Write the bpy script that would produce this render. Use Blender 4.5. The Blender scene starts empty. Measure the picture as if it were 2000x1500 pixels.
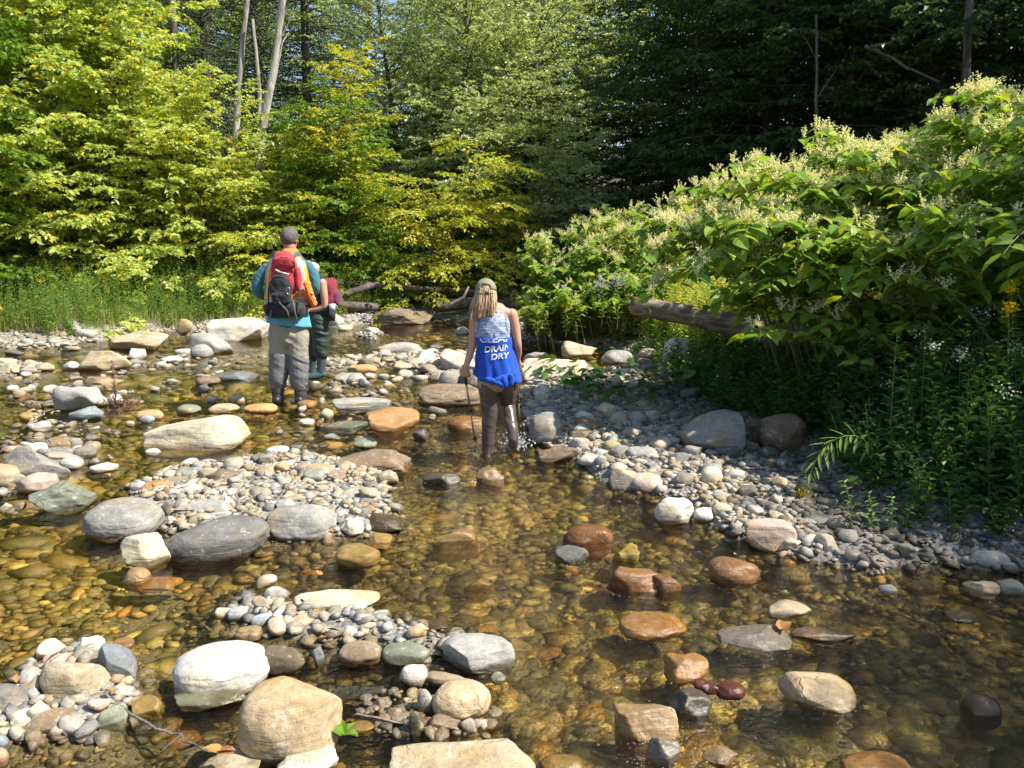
import bpy, bmesh, math, random
import numpy as np
from mathutils import Vector, Matrix
from mathutils.bvhtree import BVHTree
random.seed(7)
RNG = np.random.default_rng(11)
SC = bpy.context.scene
COL = SC.collection
R = math.radians

# ---------------------------------------------------------------- camera, sky, sun, exposure
CAM_H, FPX, PITCH = 1.7, 1503.0, R(10.9)
cam_data = bpy.data.cameras.new('camera')
cam = bpy.data.objects.new('camera', cam_data); COL.objects.link(cam)
cam.location = (0, 0, CAM_H); cam.rotation_euler = (R(90) - PITCH, 0, 0)
cam_data.sensor_width = 36; cam_data.lens = FPX / 2000 * 36; cam_data.clip_end = 600; cam_data.clip_start = 0.05
SC.camera = cam
SUN_EL, SUN_AZ = R(49), R(106)          # azimuth clockwise from +Y (the way the camera looks)
world = bpy.data.worlds.new('World'); SC.world = world; world.use_nodes = True
wn = world.node_tree; bg = wn.nodes['Background']
sky = wn.nodes.new('ShaderNodeTexSky'); sky.sky_type = 'NISHITA'; sky.sun_disc = False
sky.sun_elevation = SUN_EL; sky.sun_rotation = SUN_AZ; sky.air_density = 1.0; sky.dust_density = 0.6
wn.links.new(sky.outputs[0], bg.inputs[0]); bg.inputs[1].default_value = 0.11
sd = bpy.data.lights.new('sun', 'SUN'); sd.energy = 5.0; sd.angle = R(0.53); sd.color = (1.0, 0.95, 0.86)
sun = bpy.data.objects.new('sun', sd); COL.objects.link(sun)
SUN_DIR = Vector((math.sin(SUN_AZ) * math.cos(SUN_EL), math.cos(SUN_AZ) * math.cos(SUN_EL), math.sin(SUN_EL)))
sun.rotation_euler = SUN_DIR.to_track_quat('Z', 'Y').to_euler()
vs = SC.view_settings; vs.view_transform = 'Standard'; vs.look = 'None'; vs.gamma = 1.0; vs.exposure = 0.98
vs.use_curve_mapping = False
SC.render.engine = 'CYCLES'
cy = SC.cycles
cy.max_bounces = 7; cy.diffuse_bounces = 3; cy.glossy_bounces = 3; cy.transmission_bounces = 4
cy.transparent_max_bounces = 12; cy.caustics_reflective = False; cy.caustics_refractive = False
cy.use_denoising = True; cy.sample_clamp_indirect = 6.0; cy.sample_clamp_direct = 0.0
SC.render.resolution_x = 1024; SC.render.resolution_y = 768

# ---------------------------------------------------------------- pixel helpers (2000 x 1500 photograph)
FW = np.array([0, math.cos(PITCH), -math.sin(PITCH)]); UP = np.array([0, math.sin(PITCH), math.cos(PITCH)])
EYE = np.array([0, 0, CAM_H])
def ray(px, py):
    return FW * FPX + np.array([1.0, 0, 0]) * (px - 1000) - UP * (py - 750)
def G(px, py, z=0.0):
    r = ray(px, py); t = (z - CAM_H) / r[2]
    return EYE + r * t
def Wp(px, py, Y):
    r = ray(px, py); return EYE + r * (Y / r[1])
def project(P):
    v = np.atleast_2d(P) - EYE
    d = v @ FW
    return np.stack([1000 + FPX * v[:, 0] / d, 750 - FPX * (v @ UP) / d, d], 1)

# ---------------------------------------------------------------- numeric helpers
def vnoise(P, seed=0):
    P = np.asarray(P, float); i = np.floor(P).astype(np.int64); f = P - i; u = f * f * (3 - 2 * f)
    out = 0
    for dx in (0, 1):
        for dy in (0, 1):
            for dz in (0, 1):
                h = ((i[:, 0] + dx) * 374761393 + (i[:, 1] + dy) * 668265263 + (i[:, 2] + dz) * 2147483647 + seed * 974711) & 0xffffffff
                h = ((h ^ (h >> 13)) * 1274126177) & 0xffffffff
                h = (h ^ (h >> 16)) & 0xffffff
                w = (u[:, 0] if dx else 1 - u[:, 0]) * (u[:, 1] if dy else 1 - u[:, 1]) * (u[:, 2] if dz else 1 - u[:, 2])
                out = out + w * (h / 8388607.5 - 1)
    return out
def fbm(P, seed=0, oct=4, gain=0.5):
    a, o = 1.0, 0; P = np.asarray(P, float)
    for k in range(oct):
        o = o + a * vnoise(P * 2 ** k + k * 17.3, seed + k); a *= gain
    return o
def sstep(a, b, x):
    t = np.clip((x - a) / (b - a), 0, 1); return t * t * (3 - 2 * t)
def nrm(v):
    v = np.asarray(v, float); return v / np.maximum(np.linalg.norm(v, axis=-1, keepdims=True), 1e-9)
def poly_sd(X, Y, poly):
    """signed distance to a polygon, positive inside"""
    poly = np.asarray(poly, float); n = len(poly); d = np.full(X.shape, 1e9); inside = np.zeros(X.shape, bool)
    for k in range(n):
        a, b = poly[k], poly[(k + 1) % n]; e = b - a
        wx, wy = X - a[0], Y - a[1]
        t = np.clip((wx * e[0] + wy * e[1]) / (e @ e + 1e-12), 0, 1)
        d = np.minimum(d, np.hypot(wx - e[0] * t, wy - e[1] * t))
        c = ((a[1] > Y) != (b[1] > Y)) & (X < (b[0] - a[0]) * (Y - a[1]) / (b[1] - a[1] + 1e-12) + a[0])
        inside ^= c
    return np.where(inside, d, -d)

# ---------------------------------------------------------------- mesh helpers
class MB:
    def __init__(s): s.v = []; s.f = []; s.c = []; s.n = 0; s.m = []
    def add(s, v, f, c=None, m=0):
        v = np.asarray(v, float).reshape(-1, 3); f = np.asarray(f, np.int64)
        s.v.append(v); s.f.append(f + s.n); s.m.append(np.full(len(f), m)); s.n += len(v)
        if c is None: c = (1, 1, 1)
        c = np.asarray(c, float)
        s.c.append(np.broadcast_to(c, (len(v), 3)) if c.ndim == 1 else c)
    def mesh(s, name, mats=(), smooth=True):
        me = bpy.data.meshes.new(name)
        V = np.concatenate(s.v) if s.v else np.zeros((0, 3))
        me.vertices.add(len(V)); me.vertices.foreach_set('co', V.astype(np.float32).ravel())
        loops = np.concatenate([f.ravel() for f in s.f]); tot = np.concatenate([np.full(len(f), f.shape[1]) for f in s.f])
        me.loops.add(len(loops)); me.loops.foreach_set('vertex_index', loops.astype(np.int32))
        me.polygons.add(len(tot)); st = np.concatenate([[0], np.cumsum(tot)[:-1]])
        me.polygons.foreach_set('loop_start', st.astype(np.int32))
        me.polygons.foreach_set('material_index', np.concatenate(s.m).astype(np.int32))
        me.polygons.foreach_set('use_smooth', np.full(len(tot), smooth))
        me.update(calc_edges=True)
        C = np.concatenate(s.c); at = me.color_attributes.new('col', 'FLOAT_COLOR', 'POINT')
        at.data.foreach_set('color', np.concatenate([C, np.ones((len(C), 1))], 1).astype(np.float32).ravel())
        for m in (mats if isinstance(mats, (list, tuple)) else [mats]): me.materials.append(m)
        return me
def link(name, data, parent=None, loc=None):
    o = bpy.data.objects.new(name, data); COL.objects.link(o)
    if parent is not None: o.parent = parent
    if loc is not None: o.location = loc
    return o
def tag(o, label=None, cat=None, group=None, kind=None):
    if label: o['label'] = label
    if cat: o['category'] = cat
    if group: o['group'] = group
    if kind: o['kind'] = kind
    return o
def thing(name, label, cat, loc=(0, 0, 0), group=None, rz=0):
    o = link(name, None, loc=loc); o.rotation_euler[2] = rz
    return tag(o, label, cat, group)
def copy_tree(root, loc, rz=0, sc=1, label=None, mats=None):
    r = root.copy(); COL.objects.link(r); r.location = loc; r.rotation_euler = (0, 0, rz)
    r.scale = (sc,) * 3 if not isinstance(sc, tuple) else sc
    if label: r['label'] = label
    for ch in list(root.children):
        c = ch.copy(); COL.objects.link(c); c.parent = r
        for g in ch.children:
            d = g.copy(); COL.objects.link(d); d.parent = c
    return r
def tube(pts, rad, n=8, closed=True, flat=None, up=None):
    """tapered tube; rad: scalar list or (rx, ry) pairs; returns verts, quad faces (+ caps as degenerate rings)"""
    pts = np.asarray(pts, float); m = len(pts)
    rad = np.asarray(rad, float)
    if rad.ndim == 0: rad = np.full(m, float(rad))
    if rad.ndim == 1: rad = np.stack([rad, rad], 1)
    T = nrm(np.gradient(pts, axis=0))
    ref = np.array([0, 1.0, 0]) if up is None else np.asarray(up, float)
    if abs(T.mean(0) @ ref) > 0.9 * np.linalg.norm(T.mean(0)): ref = np.array([1.0, 0, 0])
    A = np.cross(np.broadcast_to(ref, T.shape), T); A = nrm(A); B = np.cross(T, A)
    a = np.linspace(0, 2 * np.pi, n, endpoint=False)
    V = pts[:, None] + A[:, None] * (np.cos(a)[None, :, None] * rad[:, 0, None, None]) + B[:, None] * (np.sin(a)[None, :, None] * rad[:, 1, None, None])
    V = V.reshape(-1, 3); F = []
    for i in range(m - 1):
        for k in range(n):
            k2 = (k + 1) % n; F.append((i * n + k, i * n + k2, (i + 1) * n + k2, (i + 1) * n + k))
    if closed:
        c0, c1 = len(V), len(V) + 1
        V = np.vstack([V, pts[0], pts[-1]])
        for k in range(n):
            k2 = (k + 1) % n
            F.append((c0, k2, k, c0)); F.append((c1, (m - 1) * n + k, (m - 1) * n + k2, c1))
        F4 = [f for f in F if f[0] != f[3]]; F3 = [f[:3] for f in F if f[0] == f[3]]
        return V, np.array(F4), np.array(F3)
    return V, np.array(F), np.zeros((0, 3), int)
def add_tube(mb, pts, rad, n=8, c=None, closed=True, up=None, m=0):
    V, F4, F3 = tube(pts, rad, n, closed, up=up)
    k = mb.n; mb.add(V, F4, c, m)
    if len(F3): mb.f.append(F3 + k); mb.m.append(np.full(len(F3), m))
def add_box(mb, c, s, rot=None, col=None, m=0, bev=0.0):
    v = np.array([[x, y, z] for x in (-1, 1) for y in (-1, 1) for z in (-1, 1)], float) * np.array(s) / 2
    if rot is not None: v = v @ np.array(Matrix.Rotation(rot[0], 3, rot[1])).T
    mb.add(v + np.array(c), [(0, 1, 3, 2), (4, 6, 7, 5), (0, 4, 5, 1), (2, 3, 7, 6), (0, 2, 6, 4), (1, 5, 7, 3)], col, m)
_ico = {}
def ico(sub):
    if sub not in _ico:
        bm = bmesh.new(); bmesh.ops.create_icosphere(bm, subdivisions=sub, radius=1.0)
        _ico[sub] = (np.array([v.co[:] for v in bm.verts]), np.array([[v.index for v in f.verts] for f in bm.faces])); bm.free()
    return _ico[sub]
def add_ball(mb, c, r, sub=2, col=None, rot=None, m=0):
    V, F = ico(sub); V = V * np.asarray(r, float)
    if rot is not None: V = V @ np.array(Matrix.Rotation(rot[0], 3, rot[1])).T
    mb.add(V + np.asarray(c, float), F, col, m)

# ---------------------------------------------------------------- material helpers
def nt(name):
    m = bpy.data.materials.new(name); m.use_nodes = True; t = m.node_tree; t.nodes.clear()
    out = t.nodes.new('ShaderNodeOutputMaterial'); return m, t, out
def N(t, typ, **kw):
    n = t.nodes.new('ShaderNode' + typ)
    for k, v in kw.items():
        if k.startswith('i_'): n.inputs[k[2:].replace('_', ' ')].default_value = v
        elif k.startswith('n_'): n.inputs[int(k[2:])].default_value = v
        else: setattr(n, k, v)
    return n
def noise(t, scale, detail=4, vec=None, rough=0.55, dist=0.0):
    n = N(t, 'TexNoise'); n.inputs['Scale'].default_value = scale; n.inputs['Detail'].default_value = detail
    n.inputs['Roughness'].default_value = rough; n.inputs['Distortion'].default_value = dist
    if vec is not None: t.links.new(vec, n.inputs['Vector'])
    return n.outputs[0]
def mathn(t, op, a, b=None, c=None, clamp=False):
    n = N(t, 'Math', operation=op, use_clamp=clamp)
    for k, x in enumerate((a, b, c)):
        if x is None: continue
        if isinstance(x, (int, float)): n.inputs[k].default_value = x
        else: t.links.new(x, n.inputs[k])
    return n.outputs[0]
def maprange(t, x, a, b, c, d):
    n = N(t, 'MapRange'); t.links.new(x, n.inputs[0])
    for k, v in zip((1, 2, 3, 4), (a, b, c, d)): n.inputs[k].default_value = v
    return n.outputs[0]
def mixc(t, fac, a, b, mode='MIX'):
    n = N(t, 'Mix', data_type='RGBA', blend_type=mode)
    for k, x in ((0, fac), (6, a), (7, b)):
        if isinstance(x, (int, float)): n.inputs[k].default_value = x
        elif isinstance(x, tuple): n.inputs[k].default_value = (*x, 1) if len(x) == 3 else x
        else: t.links.new(x, n.inputs[k])
    return n.outputs[2]
def bump(t, h, strength=0.3, dist=0.01, nrm_=None):
    n = N(t, 'Bump'); n.inputs['Strength'].default_value = strength; n.inputs['Distance'].default_value = dist
    t.links.new(h, n.inputs['Height'])
    if nrm_ is not None: t.links.new(nrm_, n.inputs['Normal'])
    return n.outputs[0]
def attr(t, name='col'):
    n = N(t, 'Attribute', attribute_name=name); return n
def simple_mat(name, col, rough=0.7, var=0.15, scale=8, bump_s=0.0, bump_scale=60, spec=0.5, metal=0.0, sheen=0.0):
    m, t, out = nt(name); b = N(t, 'BsdfPrincipled'); tc = N(t, 'TexCoord')
    n1 = noise(t, scale, 4, tc.outputs['Object'])
    f = maprange(t, n1, 0.3, 0.7, 1 - var, 1 + var)
    c = mixc(t, 1.0, tuple(col), f, 'MULTIPLY'); t.links.new(c, b.inputs['Base Color'])
    b.inputs['Roughness'].default_value = rough; b.inputs['Metallic'].default_value = metal
    b.inputs['Specular IOR Level'].default_value = spec
    if sheen: b.inputs['Sheen Weight'].default_value = sheen
    if bump_s:
        t.links.new(bump(t, noise(t, bump_scale, 3, tc.outputs['Object']), bump_s, 0.004), b.inputs['Normal'])
    t.links.new(b.outputs[0], out.inputs[0]); return m
# ---------------------------------------------------------------- terrain
def gp(*pts): return [tuple(G(*p)[:2]) for p in pts]
LEFT_LAND = gp((0, 672), (100, 676), (200, 668), (300, 652), (420, 645), (520, 638), (600, 634), (660, 638), (760, 626), (1000, 622)) + \
    [(3, 17.5), (60, 17.5), (160, 60), (160, 300), (-160, 300), (-160, -30), (-9, -30), (-7.2, 0), (-6.8, 6), (-7.6, 9.6)]
RIGHT_LAND = gp((1000, 622), (1012, 664), (1060, 672), (1180, 680), (1270, 700), (1290, 745), (1340, 800), (1450, 850), (1560, 900), (1640, 985), (1720, 1050), (1800, 1085), (2000, 1105)) + \
    [(3.1, 2.6), (3.4, 0), (4.2, -6), (5, -30), (160, -30), (160, 60), (60, 18), (3, 17.6)]
BARS = [
    (gp((262, 950), (345, 915), (470, 905), (560, 888), (650, 905), (740, 935), (775, 1010), (755, 1040), (650, 1050), (520, 1045), (350, 1040), (305, 1000)), 0.045),
    (gp((432, 1188), (480, 1168), (600, 1178), (730, 1192), (880, 1250), (850, 1275), (740, 1262), (640, 1268), (560, 1250), (450, 1228)), 0.028),
    (gp((0, 1395), (60, 1300), (130, 1255), (215, 1265), (268, 1335), (245, 1398), (165, 1440), (0, 1440)), 0.03),
    (gp((1075, 868), (1040, 835), (1020, 770), (1050, 735), (1210, 725), (1350, 720), (1650, 930), (1760, 1040), (1790, 1100), (1700, 1108), (1560, 1082), (1440, 1040), (1340, 975), (1215, 945), (1150, 905)), 0.05),
    (gp((528, 712), (600, 706), (700, 700), (800, 690), (935, 690), (940, 730), (860, 745), (780, 712), (650, 725)), 0.02),
    (gp((690, 655), (720, 640), (752, 652), (735, 664)), 0.03),
    (gp((0, 872), (90, 860), (168, 880), (158, 905), (60, 945), (0, 935)), 0.02),
    (gp((-80, 712), (0, 710), (60, 716), (85, 724), (0, 738), (-80, 735)), 0.03),
    (gp((-80, 690), (0, 684), (150, 682), (155, 676), (80, 660), (-80, 662)), 0.04),
    (gp((380, 660), (450, 640), (560, 632), (560, 625), (380, 640)), 0.05),
    (gp((640, 745), (715, 738), (722, 752), (660, 756)), 0.01),
]
def H(x, y):
    x = np.asarray(x, float); y = np.asarray(y, float)
    P = np.stack([x.ravel(), y.ravel(), np.zeros(x.size)], 1)
    n1 = fbm(P * 1.3, 3, 3).reshape(x.shape); n2 = fbm(P * 6, 9, 3).reshape(x.shape)
    bed = -0.13 - 0.16 * sstep(9.5, 13, y) - 0.04 * sstep(5, 2.5, y) + 0.02 * n1 + 0.012 * n2
    z = bed
    for poly, h in BARS:
        s = poly_sd(x, y, poly) + 0.06 * n1
        k = sstep(-0.35, 0.12, s)
        z = np.maximum(z, bed * (1 - k) + (h + 0.012 * n2 + 0.05 * np.clip(s, 0, 0.6)) * k)
    sl = poly_sd(x, y, LEFT_LAND); sr = poly_sd(x, y, RIGHT_LAND)
    for s, rise in ((sl, 0.28), (sr, 0.22)):
        s2 = s + 0.12 * n1
        k = sstep(-0.5, 0.15, s2)
        t = 0.05 + rise * np.clip(s2, 0, 1.2) + 0.10 * np.clip(s2 - 1.2, 0, 6) + 0.22 * np.clip(s2 - 7, 0, 30) + 0.05 * n1
        z = np.maximum(z, bed * (1 - k) + t * k)
    return z
def land(x, y):
    return np.maximum(poly_sd(x, y, LEFT_LAND), poly_sd(x, y, RIGHT_LAND))
def Hs(x, y): return float(H(np.array([x]), np.array([y]))[0])

def make_ground_mat():
    m, t, out = nt('ground_soil'); b = N(t, 'BsdfPrincipled'); g = N(t, 'NewGeometry'); a = attr(t)
    sep = N(t, 'SeparateXYZ'); t.links.new(g.outputs['Position'], sep.inputs[0])
    sc = N(t, 'SeparateColor'); t.links.new(a.outputs['Color'], sc.inputs[0])
    pos = g.outputs['Position']
    n1 = noise(t, 7, 6, pos); n2 = noise(t, 60, 4, pos)
    bedc = mixc(t, maprange(t, n1, .35, .65, 0, 1), (0.115, 0.085, 0.035), (0.06, 0.055, 0.028))
    vor = N(t, 'TexVoronoi'); vor.inputs['Scale'].default_value = 34; t.links.new(pos, vor.inputs['Vector'])
    gv = N(t, 'SeparateColor'); t.links.new(vor.outputs['Color'], gv.inputs[0])
    grav = mixc(t, gv.outputs[0], (0.16, 0.14, 0.12), (0.34, 0.32, 0.28))
    bedg = mixc(t, gv.outputs[1], bedc, (0.17, 0.125, 0.05))
    soil = mixc(t, maprange(t, n1, .4, .62, 0, 1), (0.055, 0.04, 0.022), (0.05, 0.06, 0.02))
    wet = maprange(t, sep.outputs[2], -0.01, 0.03, 0, 1)
    c = mixc(t, wet, bedg, grav); c = mixc(t, sc.outputs[0], c, soil)
    t.links.new(mixc(t, 1.0, c, maprange(t, n2, .3, .7, .7, 1.25), 'MULTIPLY'), b.inputs['Base Color'])
    b.inputs['Roughness'].default_value = 0.85
    hh = mathn(t, 'ADD', n2, mathn(t, 'MULTIPLY', vor.outputs['Distance'], -1.4))
    t.links.new(bump(t, hh, 0.8, 0.012), b.inputs['Normal'])
    t.links.new(b.outputs[0], out.inputs[0]); return m
M_GROUND = make_ground_mat()
def grid_mesh(xs, ys, name, mat, skip=None):
    X, Y = np.meshgrid(xs, ys); Z = H(X, Y); V = np.stack([X, Y, Z], 2).reshape(-1, 3)
    nx, ny = len(xs), len(ys); i = np.arange((ny - 1) * (nx - 1)); r, c = i // (nx - 1), i % (nx - 1)
    F = np.stack([r * nx + c, r * nx + c + 1, (r + 1) * nx + c + 1, (r + 1) * nx + c], 1)
    k = sstep(0.25, 0.8, land(X, Y)).reshape(-1)
    mb = MB(); mb.add(V, F, np.stack([k, k, k], 1)); return mb
def stretch(a, b, lo, hi, step, grow=1.16):
    core = list(np.arange(lo, hi + step / 2, step)); s = step; x = core[-1]; R_ = []
    while x < b: s *= grow; x += s; R_.append(x)
    s = step; x = core[0]; L_ = []
    while x > a: s *= grow; x -= s; L_.append(x)
    return np.array(L_[::-1] + core + R_)
xs = stretch(-150, 150, -8, 4.5, 0.055); ys = stretch(-28, 280, 1.2, 17, 0.06)
ground = link('ground', grid_mesh(xs, ys, 'ground', M_GROUND).mesh('ground', M_GROUND)); tag(ground, kind='structure')

# ---------------------------------------------------------------- water
def make_water_mat():
    m, t, out = nt('stream_water'); g = N(t, 'NewGeometry'); pos = g.outputs['Position']
    sep = N(t, 'SeparateXYZ'); t.links.new(pos, sep.inputs[0]); x, y = sep.outputs[0], sep.outputs[1]
    # riffle runs down the middle and right of the stream; pools lie left and far
    cx = mathn(t, 'ADD', x, mathn(t, 'MULTIPLY', noise(t, 0.9, 2, pos), 0.9))
    rx = maprange(t, cx, -1.3, 0.1, 0.0, 1.0); ry = maprange(t, y, 9.0, 6.8, 0.0, 1.0)
    rif = mathn(t, 'MULTIPLY', rx, ry, clamp=True)
    mp = N(t, 'Mapping'); mp.inputs['Scale'].default_value = (1.0, 1.7, 1); mp.inputs['Rotation'].default_value = (0, 0, R(-14))
    t.links.new(pos, mp.inputs['Vector']); v = mp.outputs[0]
    big = noise(t, 4.5, 2, v, 0.5, 0.6); mid = noise(t, 13, 3, v, 0.55, 0.9); fine = noise(t, 42, 3, v, 0.6, 0.5)
    h_r = mathn(t, 'ADD', mathn(t, 'MULTIPLY', big, 1.0), mathn(t, 'ADD', mathn(t, 'MULTIPLY', mid, 0.85), mathn(t, 'MULTIPLY', fine, 0.34)))
    h_c = mathn(t, 'ADD', mathn(t, 'MULTIPLY', big, 0.20), mathn(t, 'ADD', mathn(t, 'MULTIPLY', mid, 0.07), mathn(t, 'MULTIPLY', fine, 0.012)))
    mx = N(t, 'Mix', data_type='FLOAT'); t.links.new(rif, mx.inputs[0]); t.links.new(h_c, mx.inputs[2]); t.links.new(h_r, mx.inputs[3])
    nb = bump(t, mx.outputs[0], 1.0, 0.030)
    fr = N(t, 'Fresnel'); fr.inputs[0].default_value = 1.33; t.links.new(nb, fr.inputs['Normal'])
    gl = N(t, 'BsdfGlossy'); gl.inputs['Roughness'].default_value = 0.04; t.links.new(nb, gl.inputs['Normal'])
    tr = N(t, 'BsdfTransparent'); tr.inputs[0].default_value = (0.98, 0.965, 0.89, 1)
    rf = N(t, 'BsdfRefraction'); rf.inputs['IOR'].default_value = 1.22; rf.inputs['Roughness'].default_value = 0.0
    rf.inputs[0].default_value = (0.98, 0.965, 0.89, 1); t.links.new(nb, rf.inputs['Normal'])
    ms0 = N(t, 'MixShader'); t.links.new(maprange(t, rif, 0, 1, 0.06, 0.20), ms0.inputs[0])
    t.links.new(tr.outputs[0], ms0.inputs[1]); t.links.new(rf.outputs[0], ms0.inputs[2])
    ms = N(t, 'MixShader'); t.links.new(fr.outputs[0], ms.inputs[0]); t.links.new(ms0.outputs[0], ms.inputs[1]); t.links.new(gl.outputs[0], ms.inputs[2])
    t.links.new(ms.outputs[0], out.inputs[0]); return m
M_WATER = make_water_mat()
mb = MB(); mb.add([(-12, -28, 0), (8, -28, 0), (8, 19, 0), (-12, 19, 0)], [(0, 1, 2, 3)])
water = link('stream_water', mb.mesh('stream_water', M_WATER, smooth=False)); tag(water, kind='structure')

# ---------------------------------------------------------------- stones
def stone_nodes(t, basec, dry, scale, out):
    """basec: colour socket, dry: 1 dry .. 0 wet all over"""
    b = N(t, 'BsdfPrincipled'); g = N(t, 'NewGeometry'); tc = N(t, 'TexCoord'); oi = N(t, 'ObjectInfo')
    sep = N(t, 'SeparateXYZ'); t.links.new(g.outputs['Position'], sep.inputs[0])
    va = N(t, 'VectorMath', operation='ADD'); t.links.new(g.outputs['Position'], va.inputs[0])
    cr = N(t, 'CombineXYZ'); 
    for k in range(3): t.links.new(mathn(t, 'MULTIPLY', oi.outputs['Random'], 31.0 + 7 * k), cr.inputs[k])
    t.links.new(cr.outputs[0], va.inputs[1]); v = va.outputs[0]
    n1 = noise(t, 5 * scale, 5, v, 0.62); n2 = noise(t, 34 * scale, 5, v, 0.7); n3 = noise(t, 190 * scale, 2, v)
    mp = N(t, 'Mapping'); mp.inputs['Scale'].default_value = (3, 3, 26); mp.inputs['Rotation'].default_value = (0.5, 0.3, 0.4)
    t.links.new(v, mp.inputs['Vector']); band = noise(t, 1.2 * scale, 4, mp.outputs[0], 0.6, 0.8)
    c = mixc(t, 1.0, basec, maprange(t, n1, .3, .7, .72, 1.22), 'MULTIPLY')
    c = mixc(t, 1.0, c, maprange(t, n2, .3, .7, .76, 1.2), 'MULTIPLY')
    c = mixc(t, 1.0, c, maprange(t, band, .35, .65, .86, 1.12), 'MULTIPLY')
    tan = mixc(t, 1.0, c, (1.12, 0.92, 0.62), 'MULTIPLY')
    c = mixc(t, maprange(t, noise(t, 3.1 * scale, 3, v), .5, .66, 0, .75), c, tan)
    c = mixc(t, maprange(t, n3, .60, .70, 0, .7), c, (0.05, 0.05, 0.045))
    vo = N(t, 'TexVoronoi', feature='DISTANCE_TO_EDGE'); vo.inputs['Scale'].default_value = 4.2 * scale
    vd = N(t, 'VectorMath', operation='ADD'); t.links.new(v, vd.inputs[0]); nn_ = N(t, 'TexNoise'); nn_.inputs['Scale'].default_value = 9 * scale; t.links.new(v, nn_.inputs['Vector'])
    sc_ = N(t, 'VectorMath', operation='SCALE'); sc_.inputs['Scale'].default_value = 0.10 / scale; t.links.new(nn_.outputs['Color'], sc_.inputs[0]); t.links.new(sc_.outputs[0], vd.inputs[1]); t.links.new(vd.outputs[0], vo.inputs['Vector'])
    crack = mathn(t, 'MULTIPLY', maprange(t, vo.outputs['Distance'], 0.0, 0.018, 1, 0), maprange(t, noise(t, 3.7 * scale, 2, v), .56, .68, 0, .55), clamp=True)
    c = mixc(t, crack, c, (0.07, 0.06, 0.05))
    lich = mixc(t, maprange(t, noise(t, 22 * scale, 3, v, .7), .60, .66, 0, .45), c, (0.52, 0.50, 0.44)); c = lich
    zz = mathn(t, 'ADD', sep.outputs[2], mathn(t, 'MULTIPLY', mathn(t, 'SUBTRACT', n1, 0.5), 0.05))
    wl = maprange(t, mathn(t, 'SUBTRACT', zz, mathn(t, 'MULTIPLY', noise(t, 2.2, 2, g.outputs['Position']), 0.045)), -0.006, 0.010, 1, 0)
    wet = mathn(t, 'MAXIMUM', wl, dry if not isinstance(dry, float) else dry, clamp=True)
    alg = mixc(t, 1.0, c, (0.62, 0.50, 0.22), 'MULTIPLY')
    under = maprange(t, sep.outputs[2], -0.05, 0.012, 1, 0)
    wc = mixc(t, 1.0, c, (0.50, 0.45, 0.38), 'MULTIPLY'); wc = mixc(t, under, wc, alg)
    c = mixc(t, wet, c, wc)
    t.links.new(c, b.inputs['Base Color'])
    t.links.new(maprange(t, wet, 0, 1, 0.86, 0.22), b.inputs['Roughness'])
    b.inputs['Specular IOR Level'].default_value = 0.4
    h = mathn(t, 'ADD', mathn(t, 'MULTIPLY', n2, 0.8), mathn(t, 'ADD', mathn(t, 'MULTIPLY', band, 0.9), mathn(t, 'ADD', mathn(t, 'MULTIPLY', n3, 0.12), mathn(t, 'MULTIPLY', crack, -0.8))))
    t.links.new(bump(t, h, 0.8, 0.009), b.inputs['Normal'])
    t.links.new(b.outputs[0], out.inputs[0])
def make_stone_mat():
    m, t, out = nt('river_stone'); oi = N(t, 'ObjectInfo')
    stone_nodes(t, oi.outputs['Color'], mathn(t, 'SUBTRACT', 1.0, oi.outputs['Alpha']), 1.0, out); return m
def make_pebble_mat():
    m, t, out = nt('river_pebble'); a = attr(t)
    stone_nodes(t, a.outputs['Color'], 0.0, 1.7, out); return m
M_STONE = make_stone_mat(); M_PEBBLE = make_pebble_mat()

def rock_verts(sub, shape, seed):
    rg = np.random.default_rng(seed); V, F = ico(sub); V = V.copy()
    n, cuts, amp, freq, lay = {'round': (2.4, 6, .06, 1.5, 0), 'oval': (2.6, 6, .055, 1.4, 0), 'block': (3.6, 9, .05, 1.6, 0),
        'angular': (3.0, 15, .05, 2.0, 0), 'slab': (3.2, 8, .05, 1.6, .35), 'layer': (3.0, 10, .07, 1.7, 1.0), 'lump': (2.7, 13, .10, 1.8, 0),
        'boulder': (3.0, 8, .055, 1.3, 0), 'bigblock': (3.1, 5, .06, 1.2, 0), 'wedge': (2.8, 12, .05, 1.6, .3)}[shape]
    r = (np.abs(V) ** n).sum(1) ** (-1 / n); V *= r[:, None]
    for k in range(cuts):
        d = nrm(rg.normal(size=3)); off = rg.uniform(.60, .90) if shape not in ('round', 'oval', 'bigblock') else rg.uniform(.80, .98)
        s = V @ d - off; V -= np.where(s > 0, s * (0.97 if shape in ('angular', 'block', 'wedge', 'layer', 'slab', 'lump') else 0.8), 0)[:, None] * d
    if shape == 'wedge': V[:, 2] *= 1 - 0.45 * (V[:, 0] + 1) / 2 * 1.2; V[:, 1] *= 1 - 0.3 * (V[:, 0] + 1) / 2
    D = nrm(V); V = V + D * (amp * fbm(V * freq + seed % 97, seed % 1000, 4))[:, None]
    if sub >= 4: V = V + D * (0.012 * fbm(V * 9 + 3, seed % 991, 3))[:, None]
    if lay:
        q = V[:, 2] * 7 + 0.8 * fbm(V * 1.5, seed % 77, 2) + V[:, 0] * 1.1
        V[:, :2] *= (1 + lay * 0.045 * np.sign(np.sin(q)) * np.abs(np.sin(q)) ** .4)[:, None]
    V -= (V.max(0) + V.min(0)) / 2; V /= V.max(0)
    return V, F

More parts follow.
